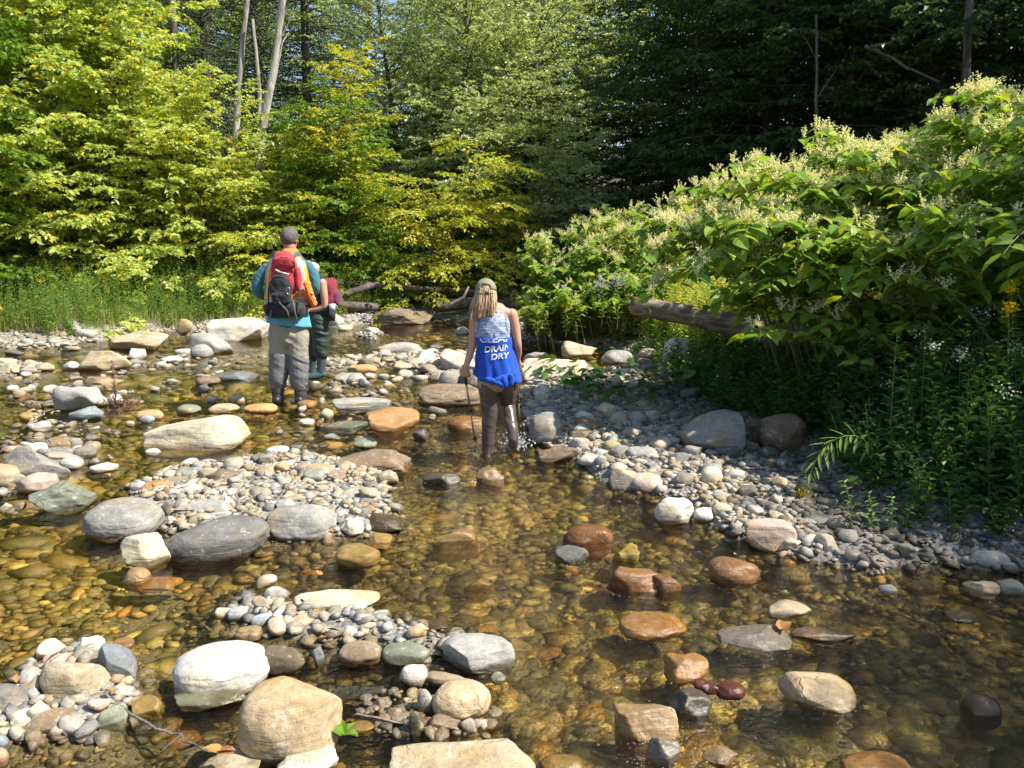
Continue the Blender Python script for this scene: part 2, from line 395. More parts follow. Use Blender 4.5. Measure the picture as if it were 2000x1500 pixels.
def _pyof(Y, z):
    dy, dz = Y, z - CAM_H
    return 750 - FPX * (UP[1] * dy + UP[2] * dz) / (FW[1] * dy + FW[2] * dz)
_T = np.linspace(0, 2 * np.pi, 48, endpoint=False)
def fit_rock(x0, y0, x1, y1, s=0.3, k=0.8, zw=0.0):
    cx = (x0 + x1) / 2
    ky = k
    for tries in range(14):
        lo, hi = None, None
        def solve(rzf):
            Yl, Yh = 0.8, 40
            for _ in range(30):
                Ym = (Yl + Yh) / 2; d = FW[1] * Ym + FW[2] * (zw - CAM_H)
                rx = (x1 - x0) / 2 / FPX * d; ry = ky * rx; rz = rzf * rx; zc = zw + rz * (1 - 2 * s)
                yy = Ym - ry * np.cos(_T); z = zc + rz * np.sin(_T); ok = z >= zw - 1e-6
                yy, z = yy[ok], z[ok]; p = _pyof(yy, z)
                if s > 0: 
                    sn = (zw - zc) / rz; hd = ry * math.sqrt(max(0, 1 - sn * sn)); p = np.append(p, _pyof(Ym - hd, zw))
                if p.max() > y1: Yl = Ym
                else: Yh = Ym
            return Ym, rx, ry, rz, zc, p.min()
        a, b = 0.16, 3.0
        if solve(a)[5] < y0 and ky > 0.25: ky *= 0.85; continue
        for _ in range(14):
            c = (a + b) / 2
            if solve(c)[5] < y0: b = c
            else: a = c
        break
    Ym, rx, ry, rz, zc, _ = solve((a + b) / 2)
    X = (cx - 1000) / FPX * (FW[1] * Ym + FW[2] * (zc - CAM_H))
    return X, Ym, zc, rx, ry, rz
# colours (dry, linear)
SC_ = dict(pale=(.50, .47, .40), white=(.62, .60, .54), cream=(.56, .48, .34), tan=(.42, .34, .22), grey=(.30, .285, .25), dark=(.15, .145, .13),
    brown=(.24, .175, .11), orange=(.49, .28, .11), redo=(.36, .19, .08), gold=(.42, .30, .10), green=(.22, .23, .16), blue=(.33, .37, .40),
    slate=(.20, .22, .22), pink=(.46, .35, .28), maroon=(.17, .06, .045), amber=(.47, .35, .20), yellow=(.56, .46, .14), mud=(.17, .13, .08))
STONES = []   # (name, short ref or None, x0,y0,x1,y1, colour, shape, dry(1)/wet(0), sink, k, yaw, label)
def S(x0, y0, x1, y1, colr, shape, label, ref=None, s=0.3, k=0.8, dry=1.0, yaw=0.0, roll=0.0, zw=0.0):
    STONES.append((x0, y0, x1, y1, colr, shape, label, ref, s, k, dry, yaw, roll, zw))
# left bank and pool
S(115,622,200,668,'grey','layer','grey layered ledge rock at the foot of the grassy left bank',ref='layered ledge rock',k=.9)
S(163,616,208,640,'pale','block','pale rounded rock on the grass behind the layered ledge rock',zw=.12)
S(205,648,328,685,'tan','slab','long flat tan boulder lying off the left bank',ref='long flat tan boulder',k=.6)
S(155,681,248,724,'tan','block','tan blocky boulder with flat top standing in the left pool',ref='tan blocky boulder',k=.75)
S(107,750,206,804,'grey','lump','large grey rounded boulder beside the dead weed stalk',ref='grey boulder by the dead weed',k=.8)
S(138,793,204,822,'slate','angular','dark slate chunk leaning on the grey boulder by the dead weed',k=.6)
S(374,650,453,692,'grey','wedge','grey slanting boulder on the waterline left of the large pale boulder',k=.7,roll=.25)
S(373,672,416,698,'grey','round','small grey rounded boulder under the slanting boulder')
S(410,618,524,667,'pale','block','large pale boulder at the bank behind the man in the orange vest',ref='large pale bank boulder',k=.8)
S(287,811,481,879,'cream','block','big cream flat-topped boulder cracked at its left end in the pool',ref='big cream boulder',k=.65)
S(285,876,313,890,'white','round','little white stone touching the cracked end of the big cream boulder')
S(177,903,230,923,'white','round','white domed stone alone in the water below the big cream boulder',ref='white domed stone')
S(0,882,150,938,'grey','wedge','long pointed grey slate slab at the left edge of the photo',ref='pointed grey slate slab',k=.45,yaw=-.25,roll=.12)
S(35,922,112,964,'pink','lump','pinkish speckled stone under the pointed slate slab',k=.6,yaw=.5)
S(65,942,182,999,'green','lump','mottled grey-green boulder below the pointed slate slab',ref='mottled green boulder',k=.7)
S(-30,905,34,950,'tan','round','tan boulder cut off by the left edge of the photo')
S(170,975,312,1054,'grey','oval','big smooth grey-brown boulder left of the long dark boulder',ref='big smooth grey boulder',k=.8,s=.25)
S(85,853,147,880,'brown','oval','brown oval stone among pale stones near the left edge')
S(135,854,161,877,'grey','round','small upright grey stone behind the brown oval stone')
S(83,882,160,903,'pink','slab','flat pinkish stone just right of the slate slab top',k=.5)
S(52,865,92,890,'white','angular','white angular stone behind the flat pinkish stone')
S(5,870,52,885,'pink','oval','low rose coloured stone at the top of the slate slab')
S(165,862,197,881,'tan','round','wet tan stone right of the brown oval stone',dry=.4)
S(60,822,102,843,'pale','lump','pale stone with a stick across it near the left edge')
S(37,803,76,823,'gold','lump','mossy ochre stone beside the crossed sticks',dry=.6)
S(87,752,117,767,'white','block','lone white squarish stone left of the grey boulder')
S(14,752,36,766,'white','round','small white stone in the shallows near the left edge')
S(55,751,69,763,'white','round','tiny white egg-shaped stone left of the squarish white stone')
S(315,695,356,709,'white','oval','flat pale stone mirrored in the calm left pool')
S(343,681,373,693,'white','slab','flat white stone beside the small rounded boulder',k=.5)
S(380,735,430,753,'brown','oval','half brown half grey stone before the dark flat slab')
S(415,722,502,743,'slate','slab','dark flat slab awash left of the standing man',ref='dark awash slab',k=.7,dry=.5)
S(165,736,240,753,'amber','slab','long orange-tan stone awash in the left pool',dry=.4,k=.6)
S(265,800,321,821,'amber','oval','orange-tan stone at the end of the drowned dead weed')
S(273,810,301,826,'blue','oval','blue-grey stone leaning on the orange-tan one near the dead weed')
S(245,779,281,788,'cream','slab','small cream flat stone right of the dead weed',k=.5)
S(206,768,243,792,'white','angular','broken white stone at the root of the dead weed')
S(448,771,481,789,'tan','round','tan round stone left of the standing man\'s boots')
S(410,788,467,807,'amber','oval','long buff stone below the tan round one')
S(344,790,389,811,'green','lump','dark mossy green stone behind the big cream boulder')
S(478,788,541,808,'orange','oval','smooth orange stone at the standing man\'s left boot')
S(405,775,423,787,'blue','round','little blue-grey stone left of the tan round stone')
S(383,752,412,765,'dark','slab','thin dark stone awash under the half brown stone',k=.5)
S(245,822,263,833,'tan','round','small tan stone alone above the big cream boulder\'s left end')
S(120,705,156,723,'pale','slab','flat pale stone at the left foot of the tan blocky boulder',k=.5)
S(248,680,286,702,'white','angular','white broken stone right of the tan blocky boulder')
S(0,706,40,732,'tan','lump','tan lump on the gravel spit at the left edge')
S(40,718,75,734,'grey','slab','grey slab at the tip of the gravel spit on the left',k=.5)
S(8,684,46,694,'dark','slab','dark flat rock on the far gravel shore at left',k=.5)
S(122,676,156,685,'grey','slab','low flat stone at the right tip of the far left gravel',k=.5)
S(345,622,378,648,'tan','angular','upright tan rock on the bank left of the large pale boulder',zw=.1)
# central bar
S(278,938,341,968,'orange','round','rusty orange topped stone at the left tip of the central gravel bar',ref='rusty orange topped stone')
S(255,940,286,963,'white','lump','white and grey stone left of the rusty orange topped one')
S(340,910,399,936,'grey','lump','speckled grey stone at the back of the central gravel bar',zw=.03)
S(395,917,466,951,'brown','angular','angular brown veined stone at the back of the central bar',ref='angular brown stone',zw=.03)
S(320,930,381,949,'grey','oval','smooth grey stone behind the rusty orange topped one',zw=.03)
S(343,943,406,969,'pale','lump','pale stone right of the rusty orange topped one',zw=.03)
S(338,977,456,1010,'grey','layer','long layered grey slab inside the central gravel bar',ref='long layered grey slab',k=.4,zw=.03)
S(328,1012,525,1094,'dark','oval','long dark grey boulder along the front of the central bar',ref='long dark boulder',k=.55,yaw=.22,roll=-.1)
S(520,982,658,1057,'grey','oval','plump grey speckled boulder right of the long dark one',ref='plump grey boulder',k=.75)
S(240,1041,336,1109,'cream','angular','cream and rust angular stone left of the long dark boulder',ref='cream angular stone',k=.7)
S(190,1030,250,1056,'brown','slab','wet brown stone at the foot of the big smooth grey boulder',dry=.2,k=.5)
S(242,1108,293,1142,'amber','round','round honey coloured stone awash below the cream angular stone',dry=.3,s=.5)
S(262,1128,352,1150,'orange','slab','flat orange stone lying under water beside the honey coloured one',dry=0,s=.6,k=.5,zw=-.03)
S(655,1062,743,1107,'gold','oval','glossy golden brown stone below the right end of the central bar',ref='golden brown stone',dry=.2)
S(716,1043,766,1073,'gold','block','ochre knob behind the glossy golden brown stone',dry=.2)
S(710,1002,791,1042,'mud','wedge','wet dark brown pointed stone at the right of the central bar',ref='dark pointed stone',dry=.1)
S(640,878,807,926,'brown','slab','long brown flat boulder across the top of the central bar',ref='long brown boulder',k=.5)
S(735,918,779,950,'tan','lump','tan knobbly stone below the right end of the long brown boulder')
S(590,905,650,938,'amber','round','rounded amber stone left of the long brown boulder',zw=.02)
S(655,950,730,985,'grey','layer','grey stone at the right rim of the central bar',zw=.02)
S(560,962,612,990,'tan','block','tan squarish cobble behind the plump grey boulder',zw=.03)
S(470,940,560,962,'slate','slab','thin slate slab lying in the middle of the central bar',k=.4,zw=.03)
S(410,1000,470,1022,'pale','lump','pale cobble behind the long dark boulder',zw=.03)
S(660,1012,712,1045,'white','lump','white speckled stone right of the plump grey boulder',zw=.02)
# lower small bar
S(575,1152,742,1196,'cream','wedge','long pale tan slab pointing right above the small gravel bar',ref='long pale tan slab',k=.45,yaw=.16)
S(500,1122,540,1148,'cream','angular','cream stone standing alone above the small gravel bar')
S(516,1146,566,1176,'grey','lump','grey lumpy stone left of the long pale tan slab')
S(445,1184,487,1214,'blue','oval','blue-white oval stone at the left tip of the small gravel bar',yaw=.4)
S(420,1186,455,1208,'cream','slab','narrow cream stone at the very left tip of the small bar')
S(490,1198,540,1226,'blue','oval','long pale blue stone tilted on the small gravel bar',yaw=.5,k=.5)
S(558,1200,614,1234,'pink','lump','pale pinkish stone in the middle of the small gravel bar')
S(540,1174,582,1194,'pale','oval','pale grey stone under the tip of the long pale tan slab')
S(460,1222,512,1254,'amber','oval','honey and grey stone awash under the small gravel bar',dry=.3)
S(662,1222,702,1250,'white','lump','white crystalline stone on the small gravel bar')
S(610,1262,634,1300,'slate','angular','small dark blue upright stone under the small gravel bar')
S(752,1238,800,1262,'blue','oval','blue-grey cobble at the right end of the small gravel bar')
S(678,1222,690,1240,'green','round','small green-grey round pebble right of the white crystalline stone')
# foreground left
S(343,1258,523,1362,'white','oval','large creamy white egg-shaped boulder in the foreground',ref='white egg-shaped boulder',k=.72,yaw=.2)
S(503,1258,596,1318,'mud','wedge','dark brown wedge boulder behind the white egg-shaped one',ref='dark brown wedge boulder',k=.7)
S(473,1330,664,1488,'amber','bigblock','largest orange-tan boulder in the foreground with rusty stains',ref='orange-tan foreground boulder',k=.72,s=.15)
S(88,1278,218,1378,'tan','boulder','tan triangular boulder in the lower left cluster',ref='tan triangular boulder',k=.7)
S(185,1262,279,1342,'slate','wedge','dark slate wedge leaning right of the tan triangular boulder',k=.6,yaw=-.5,roll=.2)
S(78,1250,140,1294,'cream','block','cream stone at the top of the lower left cluster')
S(87,1274,143,1312,'pink','block','pinkish long stone behind the tan triangular boulder',yaw=.4)
S(139,1243,209,1292,'white','layer','white and black mottled slab at the back of the lower left cluster',k=.5,yaw=.3)
S(50,1285,72,1305,'blue','round','small blue-grey pebble left of the cream stone in the lower left')
S(60,1300,86,1324,'pale','lump','small pale cobble left of the tan triangular boulder')
S(253,1358,317,1402,'gold','block','mustard yellow stone under water right of the lower left cluster',ref='mustard yellow stone',dry=.1,s=.5)
S(103,1363,176,1394,'blue','oval','blue-grey flat stone at the foot of the tan triangular boulder',k=.6)
S(50,1385,162,1440,'brown','layer','wavy banded brown slab at the bottom of the lower left cluster',k=.5)
S(24,1385,78,1430,'cream','round','buff cobble left of the wavy banded slab')
S(163,1390,202,1418,'white','block','white square cobble right of the wavy banded slab')
S(193,1377,252,1428,'green','slab','long pale green-grey stone right of the square white cobble',k=.5,yaw=.6)
S(182,1370,216,1396,'pale','lump','pale knobbly cobble above the square white one')
S(80,1382,102,1400,'white','oval','small white oval pebble by the blue-grey flat stone')
S(45,1422,62,1436,'white','block','tiny white cube-like pebble left of the banded slab')
S(-30,1338,72,1402,'grey','layer','layered grey ledge awash at the lower left edge of the photo',k=.6,dry=.5)
S(-10,1436,17,1470,'blue','round','blue-grey cobble cut by the lower left edge')
S(-15,1462,16,1500,'pink','round','pinkish cobble in the lower left corner')
S(222,1245,262,1270,'orange','oval','small orange stone above the slate wedge',dry=.4)
S(388,1458,512,1530,'tan','lump','tan boulder at the bottom edge with a leaf and twig on it',ref='tan bottom edge boulder')
S(545,1454,661,1530,'white','lump','white rough boulder at the bottom edge under the orange-tan one',ref='white bottom edge boulder')
S(760,1436,1052,1580,'tan','boulder','wide grey-tan boulder with a dent at the bottom edge of the photo',ref='wide dented boulder',k=.6,s=.3)
S(335,1348,480,1386,'green','slab','flat grey-green slab under the white egg-shaped boulder',dry=.3,k=.5,s=.45)
# foreground middle
S(845,1326,959,1412,'amber','round','brown and tan round boulder above the wide dented boulder',ref='brown and tan round boulder',k=.8)
S(862,1241,1006,1316,'grey','slab','grey flat-topped boulder overhanging right of the small gravel bar',ref='grey flat-topped boulder',k=.65)
S(783,1298,836,1341,'pale','oval','speckled egg-like stone left of the layered zebra stone')
S(828,1310,914,1346,'brown','layer','zebra layered stone under the grey flat-topped boulder',k=.5)
S(814,1346,846,1392,'grey','oval','narrow grey stone leaning on the brown and tan boulder',k=.6)
S(663,1251,747,1303,'brown','round','brown round boulder at the right foot of the small gravel bar',ref='brown round boulder')
S(746,1254,840,1299,'green','oval','smooth green-grey stone between brown and grey boulders',k=.6)
S(955,1312,990,1336,'green','lump','small green-grey stone under the grey flat-topped boulder\'s right side')
S(824,1208,876,1232,'mud','lump','dark wet stone right of the small gravel bar',dry=.1)
S(650,1335,755,1362,'slate','slab','thin green slate lying under water right of the orange-tan boulder',dry=0,s=.6,k=.6,zw=-.02)
S(682,1408,736,1434,'gold','oval','olive-yellow stone under water beside the long twig',dry=0,s=.5,zw=-.01)
S(798,1388,822,1434,'green','oval','olive standing stone under the orange leaf',dry=.1,k=.6)
S(838,1395,900,1426,'pink','slab','reddish flat stone under water below the brown and tan boulder',dry=0,s=.55,k=.6)
# riffle, right
S(1183,1100,1290,1156,'redo','lump','rust-red wet boulder with a white dry crown in the riffle',ref='rust-red boulder',dry=.3,s=.35)
S(1262,1118,1330,1158,'redo','slab','low red-orange stone joined to the right of the rust-red boulder',dry=0,s=.5)
S(1383,1087,1483,1142,'redo','round','orange-red wet boulder near the right gravel bar',ref='orange-red boulder',dry=.25,s=.35)
S(1208,1196,1341,1250,'orange','oval','bright orange oval stone awash in the middle of the riffle',ref='bright orange oval stone',dry=.05,s=.45,k=.7)
S(1083,1063,1150,1102,'dark','angular','black and white peaked stone in the riffle',ref='black and white peaked stone',dry=.6)
S(1098,1024,1198,1062,'redo','oval','rusty stone just under the water above the peaked stone',dry=0,s=.62,k=.6)
S(1190,1064,1246,1098,'yellow','lump','lemon yellow stone under the water of the riffle',dry=0,s=.7)
S(1203,1372,1322,1448,'amber','block','buff rectangular stone just under water in the lower riffle',ref='buff rectangular stone',dry=.1,s=.5,k=.7)
S(1530,1314,1666,1390,'amber','boulder','tan faceted boulder breaking the riffle at lower right',ref='tan faceted boulder',dry=.7,k=.75)
S(1298,1277,1386,1334,'orange','lump','knobbly orange stone above the maroon ones',dry=.1)
S(1496,1171,1582,1210,'tan','wedge','buff stone with pointed left end in the riffle',dry=.6,k=.6)
S(1404,1222,1545,1272,'grey','slab','grey rounded stone with water sheeting over it',dry=0,s=.5,k=.6)
S(1545,1226,1672,1254,'brown','slab','long brown ledge awash right of the curled leaf',dry=0,s=.5,k=.4)
S(1352,1325,1402,1360,'maroon','lump','dark red stone left of the shiny maroon one',dry=0)
S(1395,1328,1456,1367,'maroon','round','shiny maroon stone in the lower riffle',dry=0)
S(1298,1345,1388,1400,'dark','lump','black stone under water left of the maroon stones',dry=0,s=.6)
S(1052,1472,1142,1530,'gold','round','gold-brown stone under water at the bottom edge',dry=0,s=.5)
S(1372,1458,1440,1500,'amber','lump','buff stone under broken water at the bottom edge',dry=.1,s=.5)
S(1640,1465,1780,1530,'orange','round','large orange stone deep in shade at the bottom edge',dry=0,s=.6)
S(1260,1435,1330,1500,'grey','lump','grey lumpy stone with foam around it in the lower riffle',dry=0,s=.5)
S(845,1032,935,1066,'amber','slab','buff flat stone under water in the middle of the stream',dry=0,s=.7,k=.6,zw=-.02)
S(905,1128,965,1150,'gold','slab','ochre stone under water below the middle of the stream',dry=0,s=.7,k=.6,zw=-.02)
S(930,912,985,938,'amber','lump','buff stone just awash below the walking woman',dry=0,s=.6)
S(825,922,900,945,'dark','slab','black flat stone with water curling over it',dry=0,s=.5,k=.5)
S(1050,870,1136,902,'brown','slab','brown flat stone at the water edge right of the splash',dry=.6,k=.6)
# right bar
S(1275,972,1356,1025,'pale','lump','pale grey stone mound at the waterline of the right gravel bar',ref='pale grey mound',k=.8)
S(1448,1014,1546,1078,'pink','block','pinkish boulder with leaf shadows on the right gravel bar',ref='pinkish boulder',k=.7)
S(1588,1043,1640,1087,'cream','oval','long buff cobble pointing down on the right bar',yaw=-1.0,k=.6)
S(1228,924,1295,962,'pink','oval','purplish brown oval stone at the tip of the right gravel bar',ref='purplish oval stone')
S(1190,904,1246,958,'grey','wedge','tilted layered grey stone left of the purplish oval one',roll=-.3,k=.6)
S(1369,911,1411,946,'cream','round','cream round cobble standing on the right gravel bar',ref='cream round cobble',zw=.06)
S(1388,980,1430,1006,'tan','block','small ochre block on the right gravel bar',zw=.03)
S(1355,990,1392,1016,'white','round','white round cobble right of the pale grey mound',zw=.02)
S(1636,1072,1688,1098,'pale','oval','flattened pale cobble at the bottom of the right bar')
S(1575,1005,1640,1030,'grey','oval','grey cobble above the pinkish boulder',zw=.05)
S(1325,802,1450,892,'grey','block','big grey-brown boulder in the shade under the leafy knotweed',ref='big shaded boulder',k=.85,zw=.06)
S(1480,806,1572,872,'brown','round','dark mossy boulder deep in the shade right of the big shaded boulder',zw=.12)
S(1395,870,1445,898,'dark','oval','dark stone at the foot of the big shaded boulder',zw=.06)
S(1033,804,1098,864,'grey','round','grey round boulder with twig shadows beside the walking woman',ref='grey round boulder',zw=.03,k=.9)
S(1112,812,1186,848,'brown','lump','brown lump right of the grey round boulder',zw=.05)
S(1105,838,1162,870,'mud','angular','dark wet angular rock below the brown lump',zw=.02)
S(1220,872,1282,900,'grey','oval','flat grey cobble above the purplish oval stone',zw=.05)
S(1282,845,1322,868,'slate','oval','bluish cobble left of the big shaded boulder',zw=.06)
S(1160,876,1190,898,'blue','lump','grey-blue cobble at the left rim of the right bar',zw=.03)
S(1294,652,1400,724,'pale','lump','large rough pale boulder under the fallen log',ref='boulder under the fallen log',k=.8,zw=.1)
S(1017,697,1146,748,'cream','block','large yellowish boulder right of the walking woman',ref='large yellowish boulder',k=.75)
S(1096,665,1168,702,'tan','wedge','mossy tan wedge rock at the far right shore')
S(1022,686,1068,704,'grey','lump','grey rock behind the large yellowish boulder')
S(1174,684,1236,710,'grey','oval','grey smooth rock half in shade at the far right shore')
S(1246,680,1285,697,'tan','round','small tan rock right of the grey smooth one on the far shore',zw=.05)
S(1195,718,1235,742,'pale','lump','pale rock among weeds behind the shaded plants',zw=.03)
S(1042,750,1080,790,'pale','angular','pale rock behind the walking woman\'s right pole',zw=.02)
S(1898,1076,1972,1114,'grey','oval','grey smooth stone in dappled shade near the right edge',ref='grey stone in dappled shade',k=.7)
S(1942,1130,1997,1164,'slate','oval','slate coloured smooth stone at the right edge',k=.7)
S(1885,1132,1945,1170,'tan','layer','tan rough stone left of the slate coloured smooth one')
S(1717,1142,1752,1162,'pale','oval','pale stone awash in shade below the right bar',dry=.4)
S(1845,1190,1905,1216,'mud','lump','dark wet stone with leaves near the right edge',dry=.1)
S(1880,1355,1958,1398,'brown','round','brown stone under dark water at the lower right',dry=0,s=.7)
# middle distance
S(860,682,936,730,'pale','wedge','pale peaked boulder left of the walking woman',ref='pale peaked boulder',k=.8)
S(857,724,901,754,'grey','round','grey round rock under the pale peaked boulder')
S(896,724,944,756,'dark','round','dark round rock beside the walking woman\'s left hand')
S(815,750,945,792,'brown','slab','broad brown slab behind the walking woman',ref='broad brown slab',k=.5)
S(805,684,851,717,'pale','angular','pale angular rock in the mid-stream row')
S(847,697,869,718,'cream','round','small cream rock between two pale rocks')
S(717,668,826,697,'grey','layer','long low grey rock in the far pool',ref='long low grey rock',k=.5)
S(682,712,736,729,'orange','oval','orange-brown stone right of the rubber boots')
S(768,708,808,722,'cream','wedge','flat cream rock below the pale angular rock')
S(777,722,806,738,'pale','round','small pale rock in the shallows left of the dark round rock')
S(648,777,764,808,'grey','slab','long grey slab above the orange and black boulder',ref='long grey slab',k=.55)
S(713,797,819,842,'orange','block','orange and black boulder in the middle of the stream',ref='orange and black boulder',k=.7,dry=.5)
S(652,727,712,750,'grey','lump','grey rubble rock below the gravel of mid-stream')
S(699,737,723,752,'blue','angular','bluish white rock on the grey rubble rock',zw=.02)
S(712,639,741,653,'pale','slab','pale cap stone on the tiny gravel islet in the far pool',zw=.02)
S(889,638,917,653,'pale','round','pale rounded stone alone in the far pool')
S(838,673,867,682,'dark','slab','thin dark stone in the far pool behind the pale peaked boulder',k=.5)
S(873,812,952,838,'orange','oval','orange stone awash left of the walking woman\'s legs',dry=0,s=.5)
S(624,798,651,818,'cream','round','cream cobble between the standing man and the grey slab')
S(580,781,618,797,'orange','oval','shiny orange stone by the standing man\'s right boot',dry=.4)
S(566,777,584,788,'white','round','white pebble between the standing man\'s boots')
S(628,822,722,848,'green','slab','long greenish stone awash left of the orange and black boulder',dry=.3,k=.5)
S(806,836,838,858,'dark','lump','black wet stone right of the orange and black boulder',dry=0)
S(582,818,614,832,'cream','oval','small cream stone alone in the shallows below the boots')
S(660,634,688,646,'cream','slab','flat cream stone by the driftwood at the far shore')
S(645,612,672,634,'pale','angular','pale sharp rock at the far shore behind the mug',zw=.05)
S(720,600,845,634,'mud','lump','dark drowned boulder under the yellow branches of the far pool',ref='dark drowned boulder',k=.6)  # shade over this boulder is put into its dark colour
S(520,870,566,892,'white','oval','white cobbles end stone behind the central bar',zw=.01)
S(690,852,740,876,'green','lump','grey-green stone above the long brown boulder')
S(632,846,668,862,'slate','slab','slate stone left of the grey-green one above the long brown boulder')

# ---- build them
STONE_INFO = []
_dup = {}
for i, (x0, y0, x1, y1, colr, shape, label, ref, s, k, dry, yaw, roll, zw) in enumerate(STONES):
    X, Y, zc, rx, ry, rz = fit_rock(x0, y0, x1, y1, s, k, zw)
    wpx = x1 - x0; sub = 5 if wpx > 110 else (4 if wpx > 45 else 3)
    V, F = rock_verts(sub, shape, 100 + i * 7)
    mbx = MB(); mbx.add(V * np.array([rx, ry, rz]), F)
    big = rx > 0.19
    o = link('boulder' if big else 'stone', mbx.mesh('boulder' if big else 'stone', M_STONE), loc=(X, Y, zc))
    o.rotation_euler = (0, roll, yaw)
    j = 1 + 0.12 * math.sin(i * 12.9); c = SC_[colr]
    o.color = (c[0] * j, c[1] * j, c[2] * j, dry)
    tag(o, label, 'boulder' if big else 'stone', 'rocks standing in the stream')
    STONE_INFO.append((X, Y, rx, ry, ref, zc + rz))

# ---------------------------------------------------------------- cobbles and pebbles
TMPL = {s: [rock_verts(s, sh, 900 + q)[0] for q, sh in enumerate(['lump', 'slab', 'angular', 'block', 'layer', 'lump', 'slab', 'angular'])] for s in (1, 2)}
GRAVEL_PAL = np.array([(.54, .52, .48), (.44, .42, .38), (.36, .36, .35), (.50, .44, .34), (.40, .32, .22), (.30, .31, .30), (.62, .60, .56), (.46, .36, .28), (.24, .22, .19)])
GRAVEL_NAME = ['whitish', 'light grey', 'mid grey', 'buff', 'tan brown', 'slate grey', 'white', 'pinkish', 'dark brown']
BED_PAL = np.array([(.30, .27, .17), (.20, .20, .14), (.33, .26, .14), (.14, .15, .10), (.27, .26, .17), (.44, .29, .12), (.17, .155, .11), (.40, .38, .22), (.58, .53, .30), (.11, .10, .08)])
def in_stone(x, y, m=1.0):
    bad = np.zeros(x.shape, bool)
    for (X, Y, rx, ry, _, _) in STONE_INFO:
        bad |= ((x - X) / (rx * m)) ** 2 + ((y - Y) / (ry * m)) ** 2 < 1
    return bad
def pebble_mesh(x, y, z, r, flat, yaw, cols, sub, tilt=0.2, rg=RNG):
    mbx = MB(); T = TMPL[sub]; F = ico(sub)[1]
    which = rg.integers(0, len(T), len(x))
    for q in range(len(T)):
        m = which == q
        if not m.any(): continue
        n = m.sum(); base = T[q][None] * np.stack([r[m], r[m] * rg.uniform(.55, .9, n), r[m] * flat[m]], 1)[:, None, :]
        a = rg.normal(0, tilt, n)[:, None]; bx, bz = base[..., 0] * np.cos(a) - base[..., 2] * np.sin(a), base[..., 0] * np.sin(a) + base[..., 2] * np.cos(a)
        c, s_ = np.cos(yaw[m])[:, None], np.sin(yaw[m])[:, None]
        V = np.stack([bx * c - base[..., 1] * s_, bx * s_ + base[..., 1] * c, bz], 2) + np.stack([x[m], y[m], z[m]], 1)[:, None]
        FF = (F[None] + (np.arange(n) * len(T[q]))[:, None, None]).reshape(-1, 3)
        mbx.add(V.reshape(-1, 3), FF, np.repeat(cols[m], len(T[q]), 0))
    return mbx
def bank_shade(x, y):  # shade of the right bank put into the pebble colour
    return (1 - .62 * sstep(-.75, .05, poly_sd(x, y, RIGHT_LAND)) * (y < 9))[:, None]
def pick_gravel(n, rg):
    idx = rg.choice(len(GRAVEL_PAL), n, p=[.14, .16, .17, .14, .09, .12, .05, .06, .07]); return idx, GRAVEL_PAL[idx] * np.array([1.0, .955, .86]) * rg.uniform(.62, 1.05, (n, 1))
# candidates on the bars
rg = np.random.default_rng(5)
xs_, ys_, rs_ = [], [], []
def on_bar(x, y): 
    d = np.full(x.shape, -9.0)
    for poly, h in BARS: d = np.maximum(d, poly_sd(x, y, poly))
    return d
def sample_area(n, xa, xb, ya, yb):
    x = rg.uniform(xa, xb, n); y = rg.uniform(ya, yb, n); return x, y
# cobbles (individual)
x, y = sample_area(9000, -7.5, 4, 2.3, 12.5)
d = on_bar(x, y); ok = (d > -0.02) & ~in_stone(x, y, 0.9) & (land(x, y) < 0.25); x, y = x[ok], y[ok]
pr = project(np.stack([x, y, np.zeros_like(x)], 1)); ok = (pr[:, 0] > 5) & (pr[:, 0] < 1995) & (pr[:, 1] < 1490); x, y = x[ok], y[ok]
keep = []; R_ = rg.uniform(.028, .075, len(x)) * np.clip(y / 5.0, .7, 1.6)
for i in range(len(x)):
    if all((x[i] - x[j]) ** 2 + (y[i] - y[j]) ** 2 > ((R_[i] + R_[j]) * 0.85) ** 2 for j in keep):
        keep.append(i)
keep = np.array(keep); x, y, R_ = x[keep], y[keep], R_[keep]
pr = project(np.stack([x, y, np.zeros_like(x)], 1)); size = R_ / pr[:, 2]
order = np.argsort(-size); NCOB = 110
ind, rest = order[:NCOB], order[NCOB:]
idx, cols = pick_gravel(len(x), rg); z = H(x, y); cols = cols * bank_shade(x, y)
SHN = ['rounded', 'oval', 'lumpy', 'squarish', 'smooth', 'knobbly', 'flat', 'angular']
refs = [(q[0], q[1], q[4]) for q in STONE_INFO if q[4]]
cob_me = []
for q, sh in enumerate(['round', 'oval', 'lump', 'block', 'oval', 'lump', 'slab', 'angular']):
    V, F = rock_verts(3, sh, 1200 + q); mbx = MB(); mbx.add(V, F); cob_me.append(mbx.mesh('cobble', M_STONE))
near = {}
for i in ind:
    d2 = [(math.hypot(x[i] - a, y[i] - b), r_, x[i] - a, y[i] - b) for a, b, r_ in refs]; dd, rn, dx, dy = min(d2)
    side = ('right' if dx > 0 else 'left') if abs(dx) > abs(dy) else ('far side' if dy > 0 else 'near side')
    near.setdefault((rn, side), []).append((dd, i))
ORD = ['nearest', 'second nearest', 'third nearest', 'fourth nearest', 'fifth nearest', 'sixth nearest', 'seventh nearest', 'eighth nearest', 'ninth nearest', 'tenth nearest'] + ['%dth nearest' % k for k in range(11, 60)]
